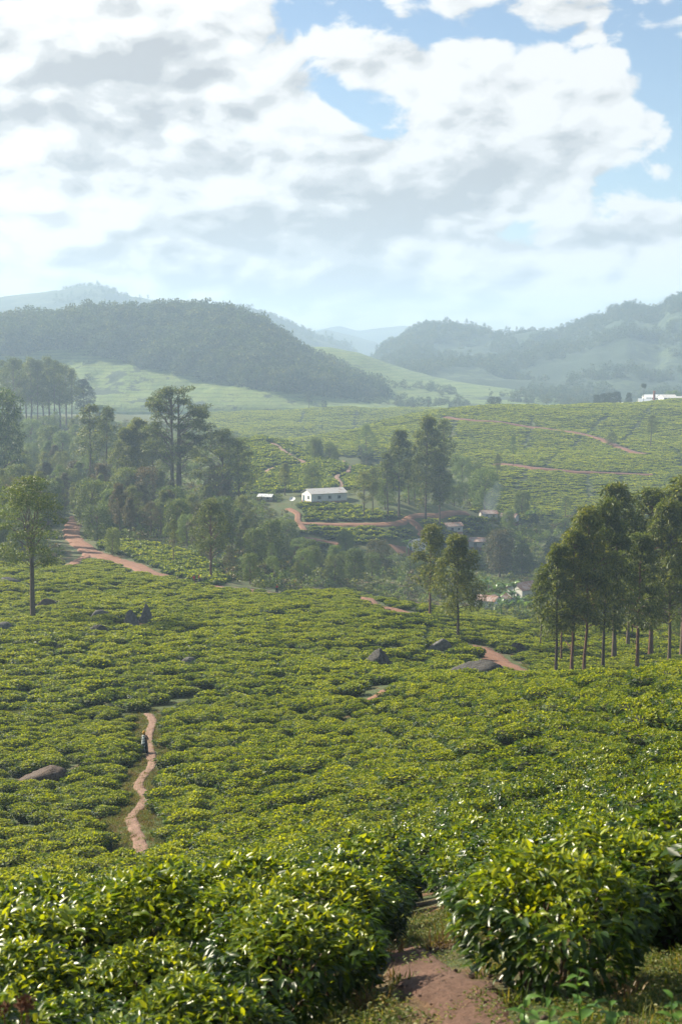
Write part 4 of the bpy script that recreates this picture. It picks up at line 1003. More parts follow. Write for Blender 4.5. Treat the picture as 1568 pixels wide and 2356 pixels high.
print('fill', fill([(-80,1290),(-80,1060),(120,1070),(300,1075),(480,1120),(560,1180),(560,1300),(520,1335),(430,1265),(300,1245),(210,1235),(150,1190),(100,1290)], 300, 640, 165, ['column', 'columnwide', 'opengum', 'dense', 'broad', 'columnwide'], (9, 15), 'tree in the wood between the dirt road and tallest eucalyptus', 'wood left of the white house', (None, None, None, M_RUST, M_LIGHT), 4.5, 1),
 fill([(170,1250),(210,1180),(420,1185),(470,1290),(420,1262),(300,1240)], 330, 450, 40, ['column', 'bushy', 'broad', 'column'], (5, 9), 'young tree above the bend of the dirt road', 'young trees above the road', (M_EUC, M_LIGHT, None), 2.6, 2),
 fill([(500,1340),(560,1280),(690,1280),(860,1270),(1000,1275),(1000,1370),(860,1360),(640,1350)], 285, 420, 36, ['dense', 'broad', 'bushy', 'opengum', 'bushy'], (4.5, 8.5), 'tree in the belt behind the middle tea field', 'tree belt behind the middle field', (None, M_RUST, M_LIGHT, None), 3.5, 3),
 fill([(1060,1180),(1160,1150),(1260,1180),(1400,1200),(1600,1200),(1600,1400),(1250,1420),(1180,1330),(1040,1290)], 330, 520, 46, ['dense', 'broad', 'bushy', 'dense', 'opengum'], (6, 11), 'tree among the village houses and gardens', 'trees around the village', (None, M_LIGHT, M_BROAD, M_PINE), 4.5, 4),
 fill([(1230,1420),(1420,1400),(1640,1380),(1640,1500),(1480,1490),(1300,1470)], 215, 330, 26, ['column', 'dense', 'columnwide', 'bushy'], (8, 13), 'tree in the dark wood behind the eucalyptus stand', 'wood behind the eucalyptus stand', (None, M_PINE), 3.5, 5),
 fill([(-60,1075),(0,1000),(300,990),(330,1080)], 600, 860, 36, ['column', 'opengum', 'dense', 'broad', 'bushy'], (8, 15), 'tree in the hazy valley wood behind the grove', 'hazy valley wood', (None, M_LIGHT, None), 6, 6),
 fill([(840,1150),(1000,1060),(1130,1060),(1170,1130),(1080,1175),(900,1185)], 450, 600, 22, ['column', 'dense', 'broad', 'opengum'], (6, 11), 'tree in the wood on the far side of the spur', 'wood behind the spur', (None, M_LIGHT), 5, 7),
 fill([(740,1075),(700,1045),(880,1050),(960,1080),(900,1085)], 560, 720, 14, ['bushy', 'broad', 'dense'], (5, 9), 'dark scrub tree in the dip between the tea hills', 'scrub between the tea hills', (M_BROAD, M_PINE), 4, 8))

# ------------------------------------------------------------------ woods on the far hills and undergrowth (masses)
def crown_lod(seed, n, H, W, size, trunk=0.25, shape='round'):
    g = np.random.default_rng(seed); A = Acc()
    nc = 12
    for i in range(nc):
        a = g.uniform(0, 6.28); u = g.uniform(0, 1)
        zc = trunk+(1-trunk)*u; r = W*0.5*math.sqrt(max(0.03, 1-(abs(u-0.4)/0.62)**2))*math.sqrt(g.uniform(0.1, 1))
        if shape == 'tall': r *= 0.75
        cen = np.array([r*math.cos(a), r*math.sin(a), H*zc-0.3*size])
        clump_leaves(A, cen, np.array([W*.2, W*.2, H*.10]), n//nc, g, size, 0.2, 0.6)
    m = [(A.mesh('crown_mass', False), None)]
    T = Acc(); T.add(*tube([(0, 0, -0.5), (0, 0, H*0.5), (0.1, 0, H*0.85)], [0.022*H, 0.015*H, 0.005*H], 4))
    return m[0][0], T.mesh('trunk_mass')
def wood_protos(seed, mats, n, H, W, size, trunk=0.25, shape='round'):
    out = []
    for i, m in enumerate(mats):
        c, t = crown_lod(seed+i, n, H, W, size, trunk, shape); out.append(joined('wood_mass', [(c, m), (t, M_BARK)]))
    return out
gW = np.random.default_rng(808)
def wood_on(h, n, keep, name, label, protos, smin=0.7, smax=1.35, zoff=-0.3):
    y = gW.uniform(h.Df+10, h.Dc+60, n); s = gW.uniform(h.s0, h.s1, n); s = np.clip(s, -0.34, 0.36); x = s*y
    z = h.height(x, y); X, Y = to_px(x, y, z)
    ok = keep(X, Y, x, y) ; x, y, z = x[ok], y[ok], z[ok]; m = len(x)
    sc = gW.uniform(smin, smax, m); S = np.stack([sc*gW.uniform(.85, 1.2, m)]*2+[sc*gW.uniform(.8, 1.25, m)], 1)
    scatter(name, np.stack([x, y, z+zoff], 1), gW.uniform(0, 6.28, m), S, gW.integers(0, len(protos), m), protos, label, 'wood'); return m
M_WOOD = leafmat('far_wood_leaf', (0.022, 0.044, 0.012), (0.046, 0.074, 0.017), (0.10, 0.125, 0.027), transl=0.25, ps=0.02, rough=0.9)
M_WOOD2 = leafmat('far_wood_olive', (0.03, 0.046, 0.012), (0.07, 0.088, 0.02), (0.135, 0.14, 0.032), transl=0.25, ps=0.02, rough=0.9)
FOREST = [M_WOOD, M_WOOD2, M_WOOD, M_WOOD, M_WOOD2]
PW = wood_protos(1000, FOREST, 260, 9.5, 10, 1.35, 0.1); PE = wood_protos(1020, [M_WOOD, M_WOOD], 170, 17, 6, 1.4, 0.45, 'tall'); PS = wood_protos(1040, [M_WOOD, M_WOOD, M_WOOD2], 150, 6, 6, 1.2, 0.05)
WOODLINE = np.array([(-500,815),(0,822),(60,818),(100,805),(180,812),(260,830),(330,842),(450,872),(600,898),(760,912),(870,920),(1050,940)])
print('woods', wood_on(H_LEFT, 15000, lambda X, Y, x, y: (Y < np.interp(X, WOODLINE[:, 0], WOODLINE[:, 1]) + 6*perlin(x/25, y/25)) & (X < 880), 'hill_wood', 'dense blue green wood covering the left hill', PW, 0.5, 1.9),
 wood_on(H_LEFT, 420, lambda X, Y, x, y: (np.abs(y-H_LEFT.Dc) < 22) & (X < 900), 'ridge_trees', 'thin tall trees along the skyline of the left hill', PE, 0.6, 1.0),
 wood_on(H_LEFT, 2200, lambda X, Y, x, y: (Y > np.interp(X, WOODLINE[:, 0], WOODLINE[:, 1])) & (fbm(x/70, y/70, 3) > 0.34), 'slope_shrubs', 'scattered shrubs on the sunlit slope of the left hill', PS, 0.6, 1.1),
 wood_on(H_MID, 5200, lambda X, Y, x, y: ((fbm(x/90+4, y/90, 3) > 0.10) & (Y > 885+0.06*(X-850))), 'slope_wood', 'loose wood below the sunlit tea ridge', PW[:2]+PS, 0.45, 0.85),
 wood_on(H_RIGHT, 17000, lambda X, Y, x, y: (fbm(x/160+4, y/160, 4)+0.5*fbm(x/40, y/40, 2) > -0.10+0.22*np.clip((Y-800)/100, -0.6, 1)), 'mountain_scrub', 'scrub and trees spread over the right mountain', PW+PS, 0.55, 1.2),
 wood_on(H_RIGHT, 1700, lambda X, Y, x, y: (np.abs(y-H_RIGHT.Dc) < 30) & (fbm(x/60, y/200, 2) > -0.25), 'ridge_trees', 'trees along the skyline of the right mountain', PE+PW[:2], 0.7, 1.35),
 wood_on(H_FARL, 5000, lambda X, Y, x, y: ((fbm(x/200, y/200, 3) > 0.0) & (X > 120)) | ((np.abs(y-H_FARL.Dc) < 40) & (X > 150)), 'far_wood', 'hazy wood on the far left hill', PW+PW+PE[:1], 0.5, 1.0))
# undergrowth on the valley ground
def scrub(poly, d0, d1, n, protos, name, label, smin, smax, thr=-0.35, seed=0):
    g = np.random.default_rng(seed+3000)
    D = np.sqrt(g.uniform(d0*d0, d1*d1, n)); s = g.uniform(-0.32, 0.32, n); x = s*D; z = land(x, D); X, Y = to_px(x, D, z)
    ok = in_poly(X, Y, poly) & (clear_dist(x, D) > 0.5) & (fbm(x/13, D/13, 2) > thr); x, D, z = x[ok], D[ok], z[ok]; m = len(x)
    sc = g.uniform(smin, smax, m)
    scatter(name, np.stack([x, D, z-0.1], 1), g.uniform(0, 6.28, m), np.stack([sc*g.uniform(.8, 1.4, m)]*2+[sc], 1), g.integers(0, len(protos), m), protos, label, 'undergrowth'); return m
PB = wood_protos(1060, [M_BROAD, M_LIGHT, M_EUC, M_RUST, M_BROAD], 150, 1.6, 2.2, 0.38, 0.0)
VALLEY = [(-400,1300),(-400,960),(480,960),(560,1010),(540,1140),(640,1140),(660,1180),(690,1270),(900,1258),(1000,1268),(1100,1228),(1130,1200),(1080,1175),(1080,1090),(1020,1060),(1100,1060),(1130,1185),(1600,1190),(2100,1190),(2100,1450),(1450,1440),(1200,1432),(1080,1396),(960,1398),(800,1356),(640,1360),(520,1340),(470,1295),(420,1262),(300,1242),(205,1245),(150,1200),(140,1296)]
print('scrub', scrub(VALLEY, 235, 900, 30000, PB, 'undergrowth', 'low green undergrowth between the trees of the valley', 0.5, 1.6),
      scrub([(840,1175),(1130,1060),(1130,1190),(1060,1172)], 440, 620, 1500, PB, 'undergrowth', 'low green undergrowth behind the spur', 0.6, 1.7, seed=5))
# grass: along the footpath, on the bare spots and round the near path
def grass_proto(seed, n=60, h=0.22, r=0.16):
    g = np.random.default_rng(seed); a = g.uniform(0, 6.28, n); q = r*np.sqrt(g.uniform(0, 1, n)); el = g.uniform(0.7, 1.5, n); b = g.uniform(0, 6.28, n)
    pos = np.stack([q*np.cos(a), q*np.sin(a), np.full(n, -0.02)], 1); dr = np.stack([np.cos(b)*np.cos(el), np.sin(b)*np.cos(el), np.sin(el)], 1)
    up = np.stack([-np.sin(b), np.cos(b), np.full(n, 0.2)], 1)
    v, f, k = leaf_arrays(pos, dr, np.cross(dr, up), h*g.uniform(.5, 1.3, n), 0.012+0.01*g.uniform(0, 1, n), droop=g.uniform(0.0, 0.5, n), hero=True)
    c = np.repeat(np.stack([g.uniform(0, 1, n), g.uniform(0, 1, n), np.zeros(n)], 1), k, 0); A = Acc(); A.add(v, f, c); return A.mesh('grass_tuft', False)
def herb_proto(seed, n=70, r=0.22, size=0.05):
    g = np.random.default_rng(seed); a = g.uniform(0, 6.28, n); q = r*np.sqrt(g.uniform(0, 1, n)); b = g.uniform(0, 6.28, n); el = g.uniform(-0.1, 0.8, n)
    pos = np.stack([q*np.cos(a), q*np.sin(a), g.uniform(0.0, 0.12, n)], 1); dr = np.stack([np.cos(b)*np.cos(el), np.sin(b)*np.cos(el), np.sin(el)], 1)
    v, f, k = leaf_arrays(pos, dr, np.tile([0, 0, 1.0], (n, 1))+g.normal(0, .3, (n, 3)), size*g.uniform(.6, 1.3, n), size*0.6, droop=0.2, hero=True)
    c = np.repeat(np.stack([g.uniform(0.2, 0.9, n), g.uniform(0, 1, n), np.zeros(n)], 1), k, 0); A = Acc(); A.add(v, f, c); return A.mesh('herb', False)
M_GRASS = leafmat('grass_blade', (0.045, 0.085, 0.014), (0.10, 0.135, 0.024), (0.22, 0.18, 0.06), transl=0.4, ps=1.2)
M_DRY = leafmat('dry_grass', (0.10, 0.07, 0.028), (0.17, 0.11, 0.05), (0.26, 0.19, 0.09), transl=0.25, ps=2.0)
PG = []
for i in range(3): me = grass_proto(50+i); me.materials.append(M_GRASS); PG.append(me)
me = grass_proto(58, 50, 0.26); me.materials.append(M_DRY); PG.append(me)
for i in range(3): me = herb_proto(60+i); me.materials.append(M_GRASS); PG.append(me)
def lay_grass(x, y, name, label, smin, smax, pick):
    z = land(x, y); n = len(x); s = gW.uniform(smin, smax, n)
    scatter(name, np.stack([x, y, z], 1), gW.uniform(0, 6.28, n), s, np.asarray(pick)[gW.integers(0, len(pick), n)], PG, label, 'grass')
# near path: soil shows in the middle, grass and herbs thicken to the sides
x = gW.uniform(-3.5, 5.5, 12000); y = gW.uniform(5.8, 17, 12000); d = near_clear(x, y); pd = clear_dist(x, y)
ok = (d < 0.75) & ((pd > -0.18) | (gW.uniform(0, 1, 12000) < 0.10)) & (fbm(x*1.1, y*1.1, 3) > -0.22)
lay_grass(x[ok], y[ok], 'path_grass', 'short grass and creeping herbs round the bare near path', 0.25, 0.70, [0, 1, 4, 5, 6, 4, 5, 6, 4, 5, 6])
x = gW.uniform(-3.5, 5.5, 900); y = gW.uniform(5.8, 13, 900); d = near_clear(x, y); ok = (d < 0.7) & (fbm(x*0.9+7, y*0.9, 2) > 0.30)
lay_grass(x[ok], y[ok], 'dry_grass', 'dry brown grass at the edge of the bare near path', 0.4, 0.8, [3])
fp = CLEAR[0][0]; k = gW.integers(0, len(fp), 5200); off = gW.normal(0, 1.05, 5200)
x = fp[k, 0]+off; y = fp[k, 1]+gW.normal(0, 1.0, 5200); ok = (clear_dist(x, y) > -0.72) | (gW.uniform(0, 1, 5200) < 0.1)
lay_grass(x[ok], y[ok], 'path_grass', 'grass verge along the footpath where the woman walks', 0.5, 1.3, [0, 1, 2, 4, 5, 3])
for (px, py, pr), lb in zip(PITP, ('grassy clearing at the end of the red track','grass patch beside the red track','grassy gap at the left edge of the near field','grass at the foot of the near bushes','grassy gully bottom behind the near slope')):
    n = int(320*pr); a = gW.uniform(0, 6.28, n); r = pr*1.15*np.sqrt(gW.uniform(0, 1, n)); x = px+r*np.cos(a); y = py+r*np.sin(a)*1.2; ok = clear_dist(x, y) > -0.1
    lay_grass(x[ok], y[ok], 'clearing_grass', lb, 0.8, 1.8, [0, 1, 2, 4, 5])

# ------------------------------------------------------------------ rocks
def mat_rock(name, col):
    m, nt, out = mat_new(name); tc = N(nt, 'ShaderNodeTexCoord').outputs['Object']
    n = tex_noise(nt, tc, 2.2, 9, 0.65); n2 = tex_noise(nt, tc, 9.0, 6, 0.6)
    c = ramp(nt, n, [(0.30, tuple(x*0.55 for x in col)), (0.52, col), (0.70, tuple(x*1.6 for x in col)), (0.78, (0.12, 0.12, 0.075))])
    principled(nt, out, Base_Color=c, Roughness=0.9, Normal=bump(nt, math_n(nt, 'ADD', n, n2), 0.9, 0.12)); return m
M_ROCK = mat_rock('dark_rock', (0.048, 0.043, 0.040)); M_ROCKG = mat_rock('grey_rock', (0.11, 0.105, 0.095)); M_ROCKB = mat_rock('brown_rock', (0.085, 0.058, 0.045))
def rock_mesh(seed, sz, peak=0.0):
    g = np.random.default_rng(seed); nu, nv = 26, 16
    th = np.linspace(0, 2*math.pi, nu, endpoint=False); ph = np.linspace(-0.5, math.pi/2, nv)
    TH, PH = np.meshgrid(th, ph, indexing='ij'); d = np.stack([np.cos(TH)*np.cos(PH), np.sin(TH)*np.cos(PH), np.sin(PH)], -1)
    r = 1.0+0*TH
    for k in range(11):       # cut by planes, so the rock has faces and edges
        nrm = unit(g.normal(size=3)*np.array([1, 1, 0.8])); c = g.uniform(0.62, 0.9); dt = (d*nrm).sum(-1)
        r = np.where(dt > 0.05, np.minimum(r, c/np.maximum(dt, 0.05)), r)
    r = r*(1+0.06*perlin(TH*2+seed, PH*3)+0.03*perlin(TH*6, PH*7+seed))
    v = d*r[..., None]
    if peak: v[..., :2] *= (1-peak*np.clip(v[..., 2:3], 0, 1)); 
    v = v*np.array(sz)*np.array([1, 1, 1.15]); i, j = np.meshgrid(np.arange(nu), np.arange(nv-1), indexing='ij')
    a = (i*nv+j).ravel(); b = (((i+1) % nu)*nv+j).ravel(); f = np.stack([a, b, b+1, a+1], 1)
    return mesh_from('rock', v.reshape(-1, 3), f, False)
for k, ((X, Y, dm, sz, lb), g_) in enumerate(zip(BOULDERS, B_POS)):
    o = obj('boulder', rock_mesh(40+k, sz, 0.38 if k in (0, 3, 4) else 0.12), (M_ROCK if k in (0, 1, 2, 6, 7) else M_ROCKB if k in (9, 8) else M_ROCKG), label=lb, category='rock', group='rocks in the tea fields')
    o.location = (g_[0], g_[1], g_[2]+0.02*sz[2]); o.rotation_euler = (0, 0, [0.1, -0.25, 0.4, 0, 0.3, 0.1, 0, 1, 0.5, 0.1, 0.2, 0, 0, 0.3][k])

# ------------------------------------------------------------------ buildings
def box_mesh(name, sx, sy, sz, o=(0, 0, 0)):
    v = np.array([(x, y, z) for x in (-.5, .5) for y in (-.5, .5) for z in (0, 1)])*np.array([sx, sy, sz])+np.array(o)
    return mesh_from(name, v, [(0,1,3,2),(4,6,7,5),(0,4,5,1),(2,3,7,6),(0,2,6,4),(1,5,7,3)], False)
def mat_wall(name, col, dirt=(0.28, 0.13, 0.08)):
    m, nt, out = mat_new(name); tc = N(nt, 'ShaderNodeTexCoord').outputs['Object']; sep = N(nt, 'ShaderNodeSeparateXYZ', {0: tc})
    n = tex_noise(nt, tc, 0.9, 6, 0.65); n2 = tex_noise(nt, tc, 5.0, 5)
    zf = smooth(nt, math_n(nt, 'ADD', sep.outputs[2], math_n(nt, 'MULTIPLY', math_n(nt, 'SUBTRACT', n, 0.5), 0.9)), 0.75, 0.15)
    c = mix_c(nt, smooth(nt, n, 0.45, 0.75), col, tuple(x*0.78 for x in col)); c = mix_c(nt, zf, c, dirt)
    principled(nt, out, Base_Color=c, Roughness=0.9, Normal=bump(nt, n2, 0.3, 0.03)); return m
def mat_roof(name, col, rust=(0.22, 0.10, 0.055), amt=0.35):
    m, nt, out = mat_new(name); tc = N(nt, 'ShaderNodeTexCoord').outputs['Object']
    n = tex_noise(nt, tc, 0.8, 6, 0.7); c = mix_c(nt, smooth(nt, n, 0.62-amt*0.35, 0.75-amt*0.2), col, rust)
    principled(nt, out, Base_Color=c, Roughness=0.55, Metallic=0.0); return m
M_WALL = mat_wall('whitewash', (0.78, 0.76, 0.72)); M_WALL2 = mat_wall('grey_plaster', (0.45, 0.43, 0.40)); M_WALLF = mat_plain('factory_wall', (0.62, 0.62, 0.60), 0.9, 0.1)
M_ROOF = mat_roof('iron_sheet', (0.46, 0.45, 0.44), amt=0.25); M_RUSTR = mat_roof('rusty_sheet', (0.34, 0.27, 0.24), amt=0.75); M_ROOFW = mat_roof('pale_sheet', (0.60, 0.62, 0.64), amt=0.05); M_ROOFD = mat_roof('dark_sheet', (0.05, 0.06, 0.07), (0.08, 0.08, 0.08), 0.2)
M_BLUE = mat_plain('blue_paint', (0.045, 0.10, 0.16), 0.6, 0.15); M_GLASS = mat_plain('dark_pane', (0.02, 0.03, 0.04), 0.12, 0.1, spec=0.6); M_BRICK = mat_plain('chimney_brick', (0.26, 0.09, 0.055), 0.9, 0.3, 2.0); M_WHITE = mat_plain('white_paint', (0.72, 0.72, 0.70), 0.5, 0.05)
def roof_slope(L, run, rise, over, wave=True, n=None):
    """one sheet of corrugated roof from the eave (y=-run) to the ridge (y=0), with thickness"""
    n = n or int(L/0.28); xs = np.linspace(-L/2-over, L/2+over, max(8, n)); zz = 0.03*np.where(np.arange(len(xs)) % 2, 1, -1) if wave else 0*xs
    sl = rise/run; rows = []
    for y, th in ((-run-over, 0), (0.0, 0), (0.0, -0.06), (-run-over, -0.06)):
        rows.append(np.stack([xs, np.full(len(xs), y), (y*sl)+zz+th], 1))
    v = np.stack(rows, 1).reshape(-1, 3); f = []
    for i in range(len(xs)-1):
        for j in range(4): a = i*4+j; b = i*4+(j+1) % 4; f.append((a, b, b+4, a+4))
    f += [(0, 3, 2, 1), tuple(len(xs)*4-4+q for q in (0, 1, 2, 3))]
    return mesh_from('roof', v, f, False)
def window(parent, x, y, z, w, h, rz, frame=M_BLUE, pane=M_GLASS, name='window'):
    """a frame standing a little proud of the wall, a pane set back in it; faces local -y"""
    fr = Acc(); b = 0.09
    vs = []; fs = []
    for cx, cz, sx, sz in ((0, h/2-b/2, w, b), (0, -h/2+b/2, w, b), (-w/2+b/2, 0, b, h-2*b), (w/2-b/2, 0, b, h-2*b), (0, 0, b*0.7, h-2*b)):
        k = len(vs); vs += [(cx+sx/2*a, 0.02 if c else -0.06, cz+sz/2*d) for a in (-1, 1) for c in (0, 1) for d in (-1, 1)]
        fs += [tuple(k+q for q in f) for f in ((0,1,3,2),(4,6,7,5),(0,4,5,1),(2,3,7,6),(0,2,6,4),(1,5,7,3))]
    o = obj(name, mesh_from('window', vs, fs, False), frame, parent); o.location = (x, y, z); o.rotation_euler = (0, 0, rz)
    p = obj('pane', box_mesh('pane', w-b, 0.02, h-b, (0, -0.012, -h/2+b/2)), pane, o); return o
def door(parent, x, y, z, w, h, rz, mat=M_BLUE):
    o = obj('door', box_mesh('door', w, 0.08, h), mat, parent); o.location = (x, y, z); o.rotation_euler = (0, 0, rz)
    k = obj('handle', box_mesh('handle', 0.05, 0.05, 0.16), M_ROOFD, o); k.location = (w*0.36, -0.06, h*0.48); return o
def house(label, x, y, z, rz, L, W, Hw, Hr, wall, roof, wins=(), doors=(), name='house', over=0.35, cat='house', mono=False, group=None, frame=M_BLUE, pane=M_GLASS):
    t = thing(name, label, cat, (x, y, z), rz, group)
    if mono: v = [(-L/2,-W/2,-1),(L/2,-W/2,-1),(L/2,W/2,-1),(-L/2,W/2,-1),(-L/2,-W/2,Hw),(L/2,-W/2,Hw),(L/2,W/2,Hw+Hr),(-L/2,W/2,Hw+Hr)]; f = [(0,1,5,4),(1,2,6,5),(2,3,7,6),(3,0,4,7),(4,5,6,7)]
    else: v = [(-L/2,-W/2,-1),(L/2,-W/2,-1),(L/2,W/2,-1),(-L/2,W/2,-1),(-L/2,-W/2,Hw),(L/2,-W/2,Hw),(L/2,W/2,Hw),(-L/2,W/2,Hw),(-L/2,0,Hw+Hr),(L/2,0,Hw+Hr)]; f = [(0,1,5,4),(2,3,7,6),(1,2,6,9,5),(3,0,4,8,7)]
    obj('wall', mesh_from('wall', v, f, False), wall, t)
    if mono: r = obj('roof', roof_slope(L, W, Hr, over), roof, t); r.location = (0, W/2+0.15, Hw+Hr+0.16)
    else:
        for s in (0, 1):
            r = obj('roof', roof_slope(L, W/2, Hr, over), roof, t); r.location = (0, (0.004 if s else -0.004), Hw+Hr+0.10+0.012*s); r.rotation_euler = (0, 0, math.pi*s)
    for side, u, zz, w, h in wins:
        if side == 'f': window(t, u, -W/2, zz, w, h, 0, frame, pane)
        elif side == 'l': window(t, -L/2, -u, zz, w, h, -math.pi/2, frame, pane)
        elif side == 'r': window(t, L/2, u, zz, w, h, math.pi/2, frame, pane)
    for side, u, w, h in doors:
        if side == 'f': door(t, u, -W/2-0.03, 0, w, h, 0, frame)
        elif side == 'l': door(t, -L/2-0.03, -u, 0, w, h, -math.pi/2, frame)
    return t
def at_ground(X, Y, D):
    x, y, z = at(X, Y, D); return x, y, land1(x, y)
hx, hy, hz = at_ground(746, 1158, 474)
house('long white house with grey iron roof and blue windows on the spur', hx, hy, hz+0.15, R(26), 13.2, 7.4, 3.1, 1.35, M_WALL, M_ROOF,
      wins=[('f', -3.6, 1.75, 1.1, 1.1), ('f', 0.2, 1.75, 1.1, 1.1), ('f', 3.7, 1.75, 1.1, 1.1), ('l', 1.6, 1.75, 1.1, 1.1)], doors=[('l', -2.2, 1.2, 2.2)])
x, y, z = at_ground(612, 1166, 480); house('low shed with pale sheet roof half hidden left of the satellite dish', x, y, z-0.3, R(-15), 4.6, 3.6, 1.7, 0.7, M_WALL2, M_ROOFW, wins=[('f', 1.2, 1.2, 0.8, 0.8)], doors=[('f', -1.2, 0.9, 1.8)], name='shed', cat='shed')
x, y, z = at_ground(957, 1266, 438); house('small white house with a grey hipped looking roof by the red yard', x, y, z, R(58), 5.2, 4.0, 2.7, 1.1, M_WALL, M_ROOF, wins=[('l', 1.0, 1.6, 0.7, 0.9), ('f', 1.2, 1.6, 0.7, 0.9)], doors=[('l', -0.6, 0.9, 2.0)])
for X, Y, D, rz, L, W, Hw, Hr, wl, rf, lb in [(1040,1250,462,20,5.5,4.0,2.4,0.9,M_WALL2,M_RUSTR,'rusty roofed hut between the eucalyptus pair and the terraces'),(1104,1244,458,-18,6.5,4.5,2.3,1.0,M_WALL2,M_RUSTR,'brown roofed hut below the smoke'),
        (1122,1225,490,10,5.5,4.0,2.2,0.9,M_WALL2,M_RUSTR,'upper hut with a sagging brown roof near the bananas'),(1165,1220,495,-25,7.0,4.5,2.2,1.1,M_WALL2,M_RUSTR,'long low hut behind the village trees'),
        (1122,1390,338,-32,5.0,4.0,2.4,0.9,M_WALL,M_RUSTR,'white village house with an arched dark doorway'),(1147,1382,345,30,4.2,3.6,2.3,0.8,M_WALL,M_RUSTR,'small white house with a broken sheet roof beside the bananas'),
        (1205,1366,365,42,7.5,5.0,2.9,1.5,M_WALL,M_RUSTR,'white gabled house with a pinkish rusty roof in the village'),(1172,1392,345,5,3.0,2.4,1.7,0.5,M_ROOFD,M_ROOFD,'dark open shed between the two white village houses'),
        (1482,1408,330,35,5.5,4.2,2.5,1.1,M_WALL,M_RUSTR,'white house with rusty roof behind the eucalyptus trunks on the right'),(1442,1420,322,0,3.8,3.0,1.9,0.6,M_WALL2,M_ROOFW,'shed with a bright sheet roof seen between eucalyptus trunks')]:
    x, y, z = at_ground(X, Y, D); house(lb, x, y, z+0.1, R(rz), L, W, Hw, Hr, wl, rf, wins=[('f', L*0.25, 1.35, 0.7, 0.8), ('l', W*0.2, 1.35, 0.6, 0.8)], doors=[('f', -L*0.18, 0.8, 1.8)], name='shed' if 'shed' in lb else 'house', cat='shed' if 'shed' in lb else 'house', frame=M_ROOFD, mono='shed' in lb)
# factory on the crest
FD = 985
def fac(X0, X1, Yt, Yb, D): 
    k = D/FPX; xa = at(X0, Yt, D); xb = at(X1, Yb, D); return (xa[0]+xb[0])/2, D, xb[2], abs(xb[0]-xa[0]), xa[2]-xb[2]
def fbuild(label, X0, X1, Yt, Yb, D, rz, W, rf, wl, Hr_k=0.3, rowsn=0, cols=0, mono=False, name='factory_building'):
    x, y, z, L, H = fac(X0, X1, Yt, Yb+6, D+45); Hr = H*Hr_k
    wins = [('f', (c-(cols-1)/2)*L/max(cols, 1), (r_+0.62)*(H-Hr)/max(rowsn, 1)*0.92+0.5, L/max(cols, 1)*0.78, (H-Hr)/max(rowsn, 1)*0.42) for r_ in range(rowsn) for c in range(cols)]
    return house(label, x, y, z, R(rz), L, W, H-Hr, Hr, wl, rf, wins, [], name=name, cat='factory', mono=mono, frame=M_WALLF, over=0.5)
fbuild('white two storey factory building with two rows of windows', 1518, 1549, 908, 924, 985, 0, 22, M_ROOF, M_WALLF, 0.28, 2, 4)
fbuild('factory hall with pale banded roof behind the chimney', 1480, 1517, 908, 922, 1000, 0, 14, M_ROOFW, M_WALLF, 0.30, 2, 6)
fbuild('small grey gabled factory shed left of the chimney', 1468, 1496, 917, 930, 965, 0, 8, M_ROOFW, M_WALL2, 0.4, 1, 5)
fbuild('low factory shed with long white sheet roof', 1424, 1474, 926, 934, 940, 0, 9, M_ROOFW, M_WALL2, 0.55, 0, 0, True)
fbuild('dark roofed shed at the left end of the factory', 1392, 1440, 930, 941, 930, 0, 8, M_ROOFD, M_ROOFD, 0.45)
fbuild('low wing at the right end of the factory', 1550, 1600, 912, 924, 990, 0, 16, M_ROOF, M_WALLF, 0.3, 1, 8)
x, y, z, L, H = fac(1501, 1506, 899, 932, 1020)
t = thing('factory_chimney', 'red brick chimney rising from the factory', 'chimney', (x, y, z)); A = Acc(); A.add(*tube([(0,0,-3),(0,0,H-0.6)], [L*0.56, L*0.46], 12)); obj('stack', A.mesh('stack'), M_BRICK, t)
A = Acc(); A.add(*tube([(0,0,H-0.6),(0,0,H-0.55),(0,0,H),(0,0,H)], [L*0.46, L*0.56, L*0.56, L*0.3], 12)); obj('rim', A.mesh('rim'), M_BRICK, t)

# satellite dish beside the house
x, y, z = at_ground(672, 1166, 470)
t = thing('satellite_dish', 'white satellite dish on a pole left of the long house', 'satellite dish', (x, y, z))
A = Acc(); A.add(*tube([(0,0,-.2),(0,0,1.9)], [.06,.06], 8)); obj('pole', A.mesh('pole'), M_ROOFD, t)
rr = np.linspace(0.02, 1.0, 8); th = np.linspace(0, 2*math.pi, 24, endpoint=False); RR, TH = np.meshgrid(rr, th, indexing='ij')
v = np.stack([RR*np.cos(TH), RR*np.sin(TH), 0.28*RR*RR], -1).reshape(-1, 3); i, j = np.meshgrid(np.arange(7), np.arange(24), indexing='ij'); a = (i*24+j).ravel(); b = (i*24+(j+1) % 24).ravel()
me = mesh_from('dish', v, np.stack([a, b, b+24, a+24], 1)); d_ = obj('dish', me, M_WHITE, t); d_.location = (0, 0, 2.1); d_.rotation_euler = (R(38), R(-12), 0)
A = Acc(); A.add(*tube([(0,0,0.05),(0,0,0.75)], [.025,.04], 6)); obj('feed_arm', A.mesh('arm'), M_ROOFD, d_)

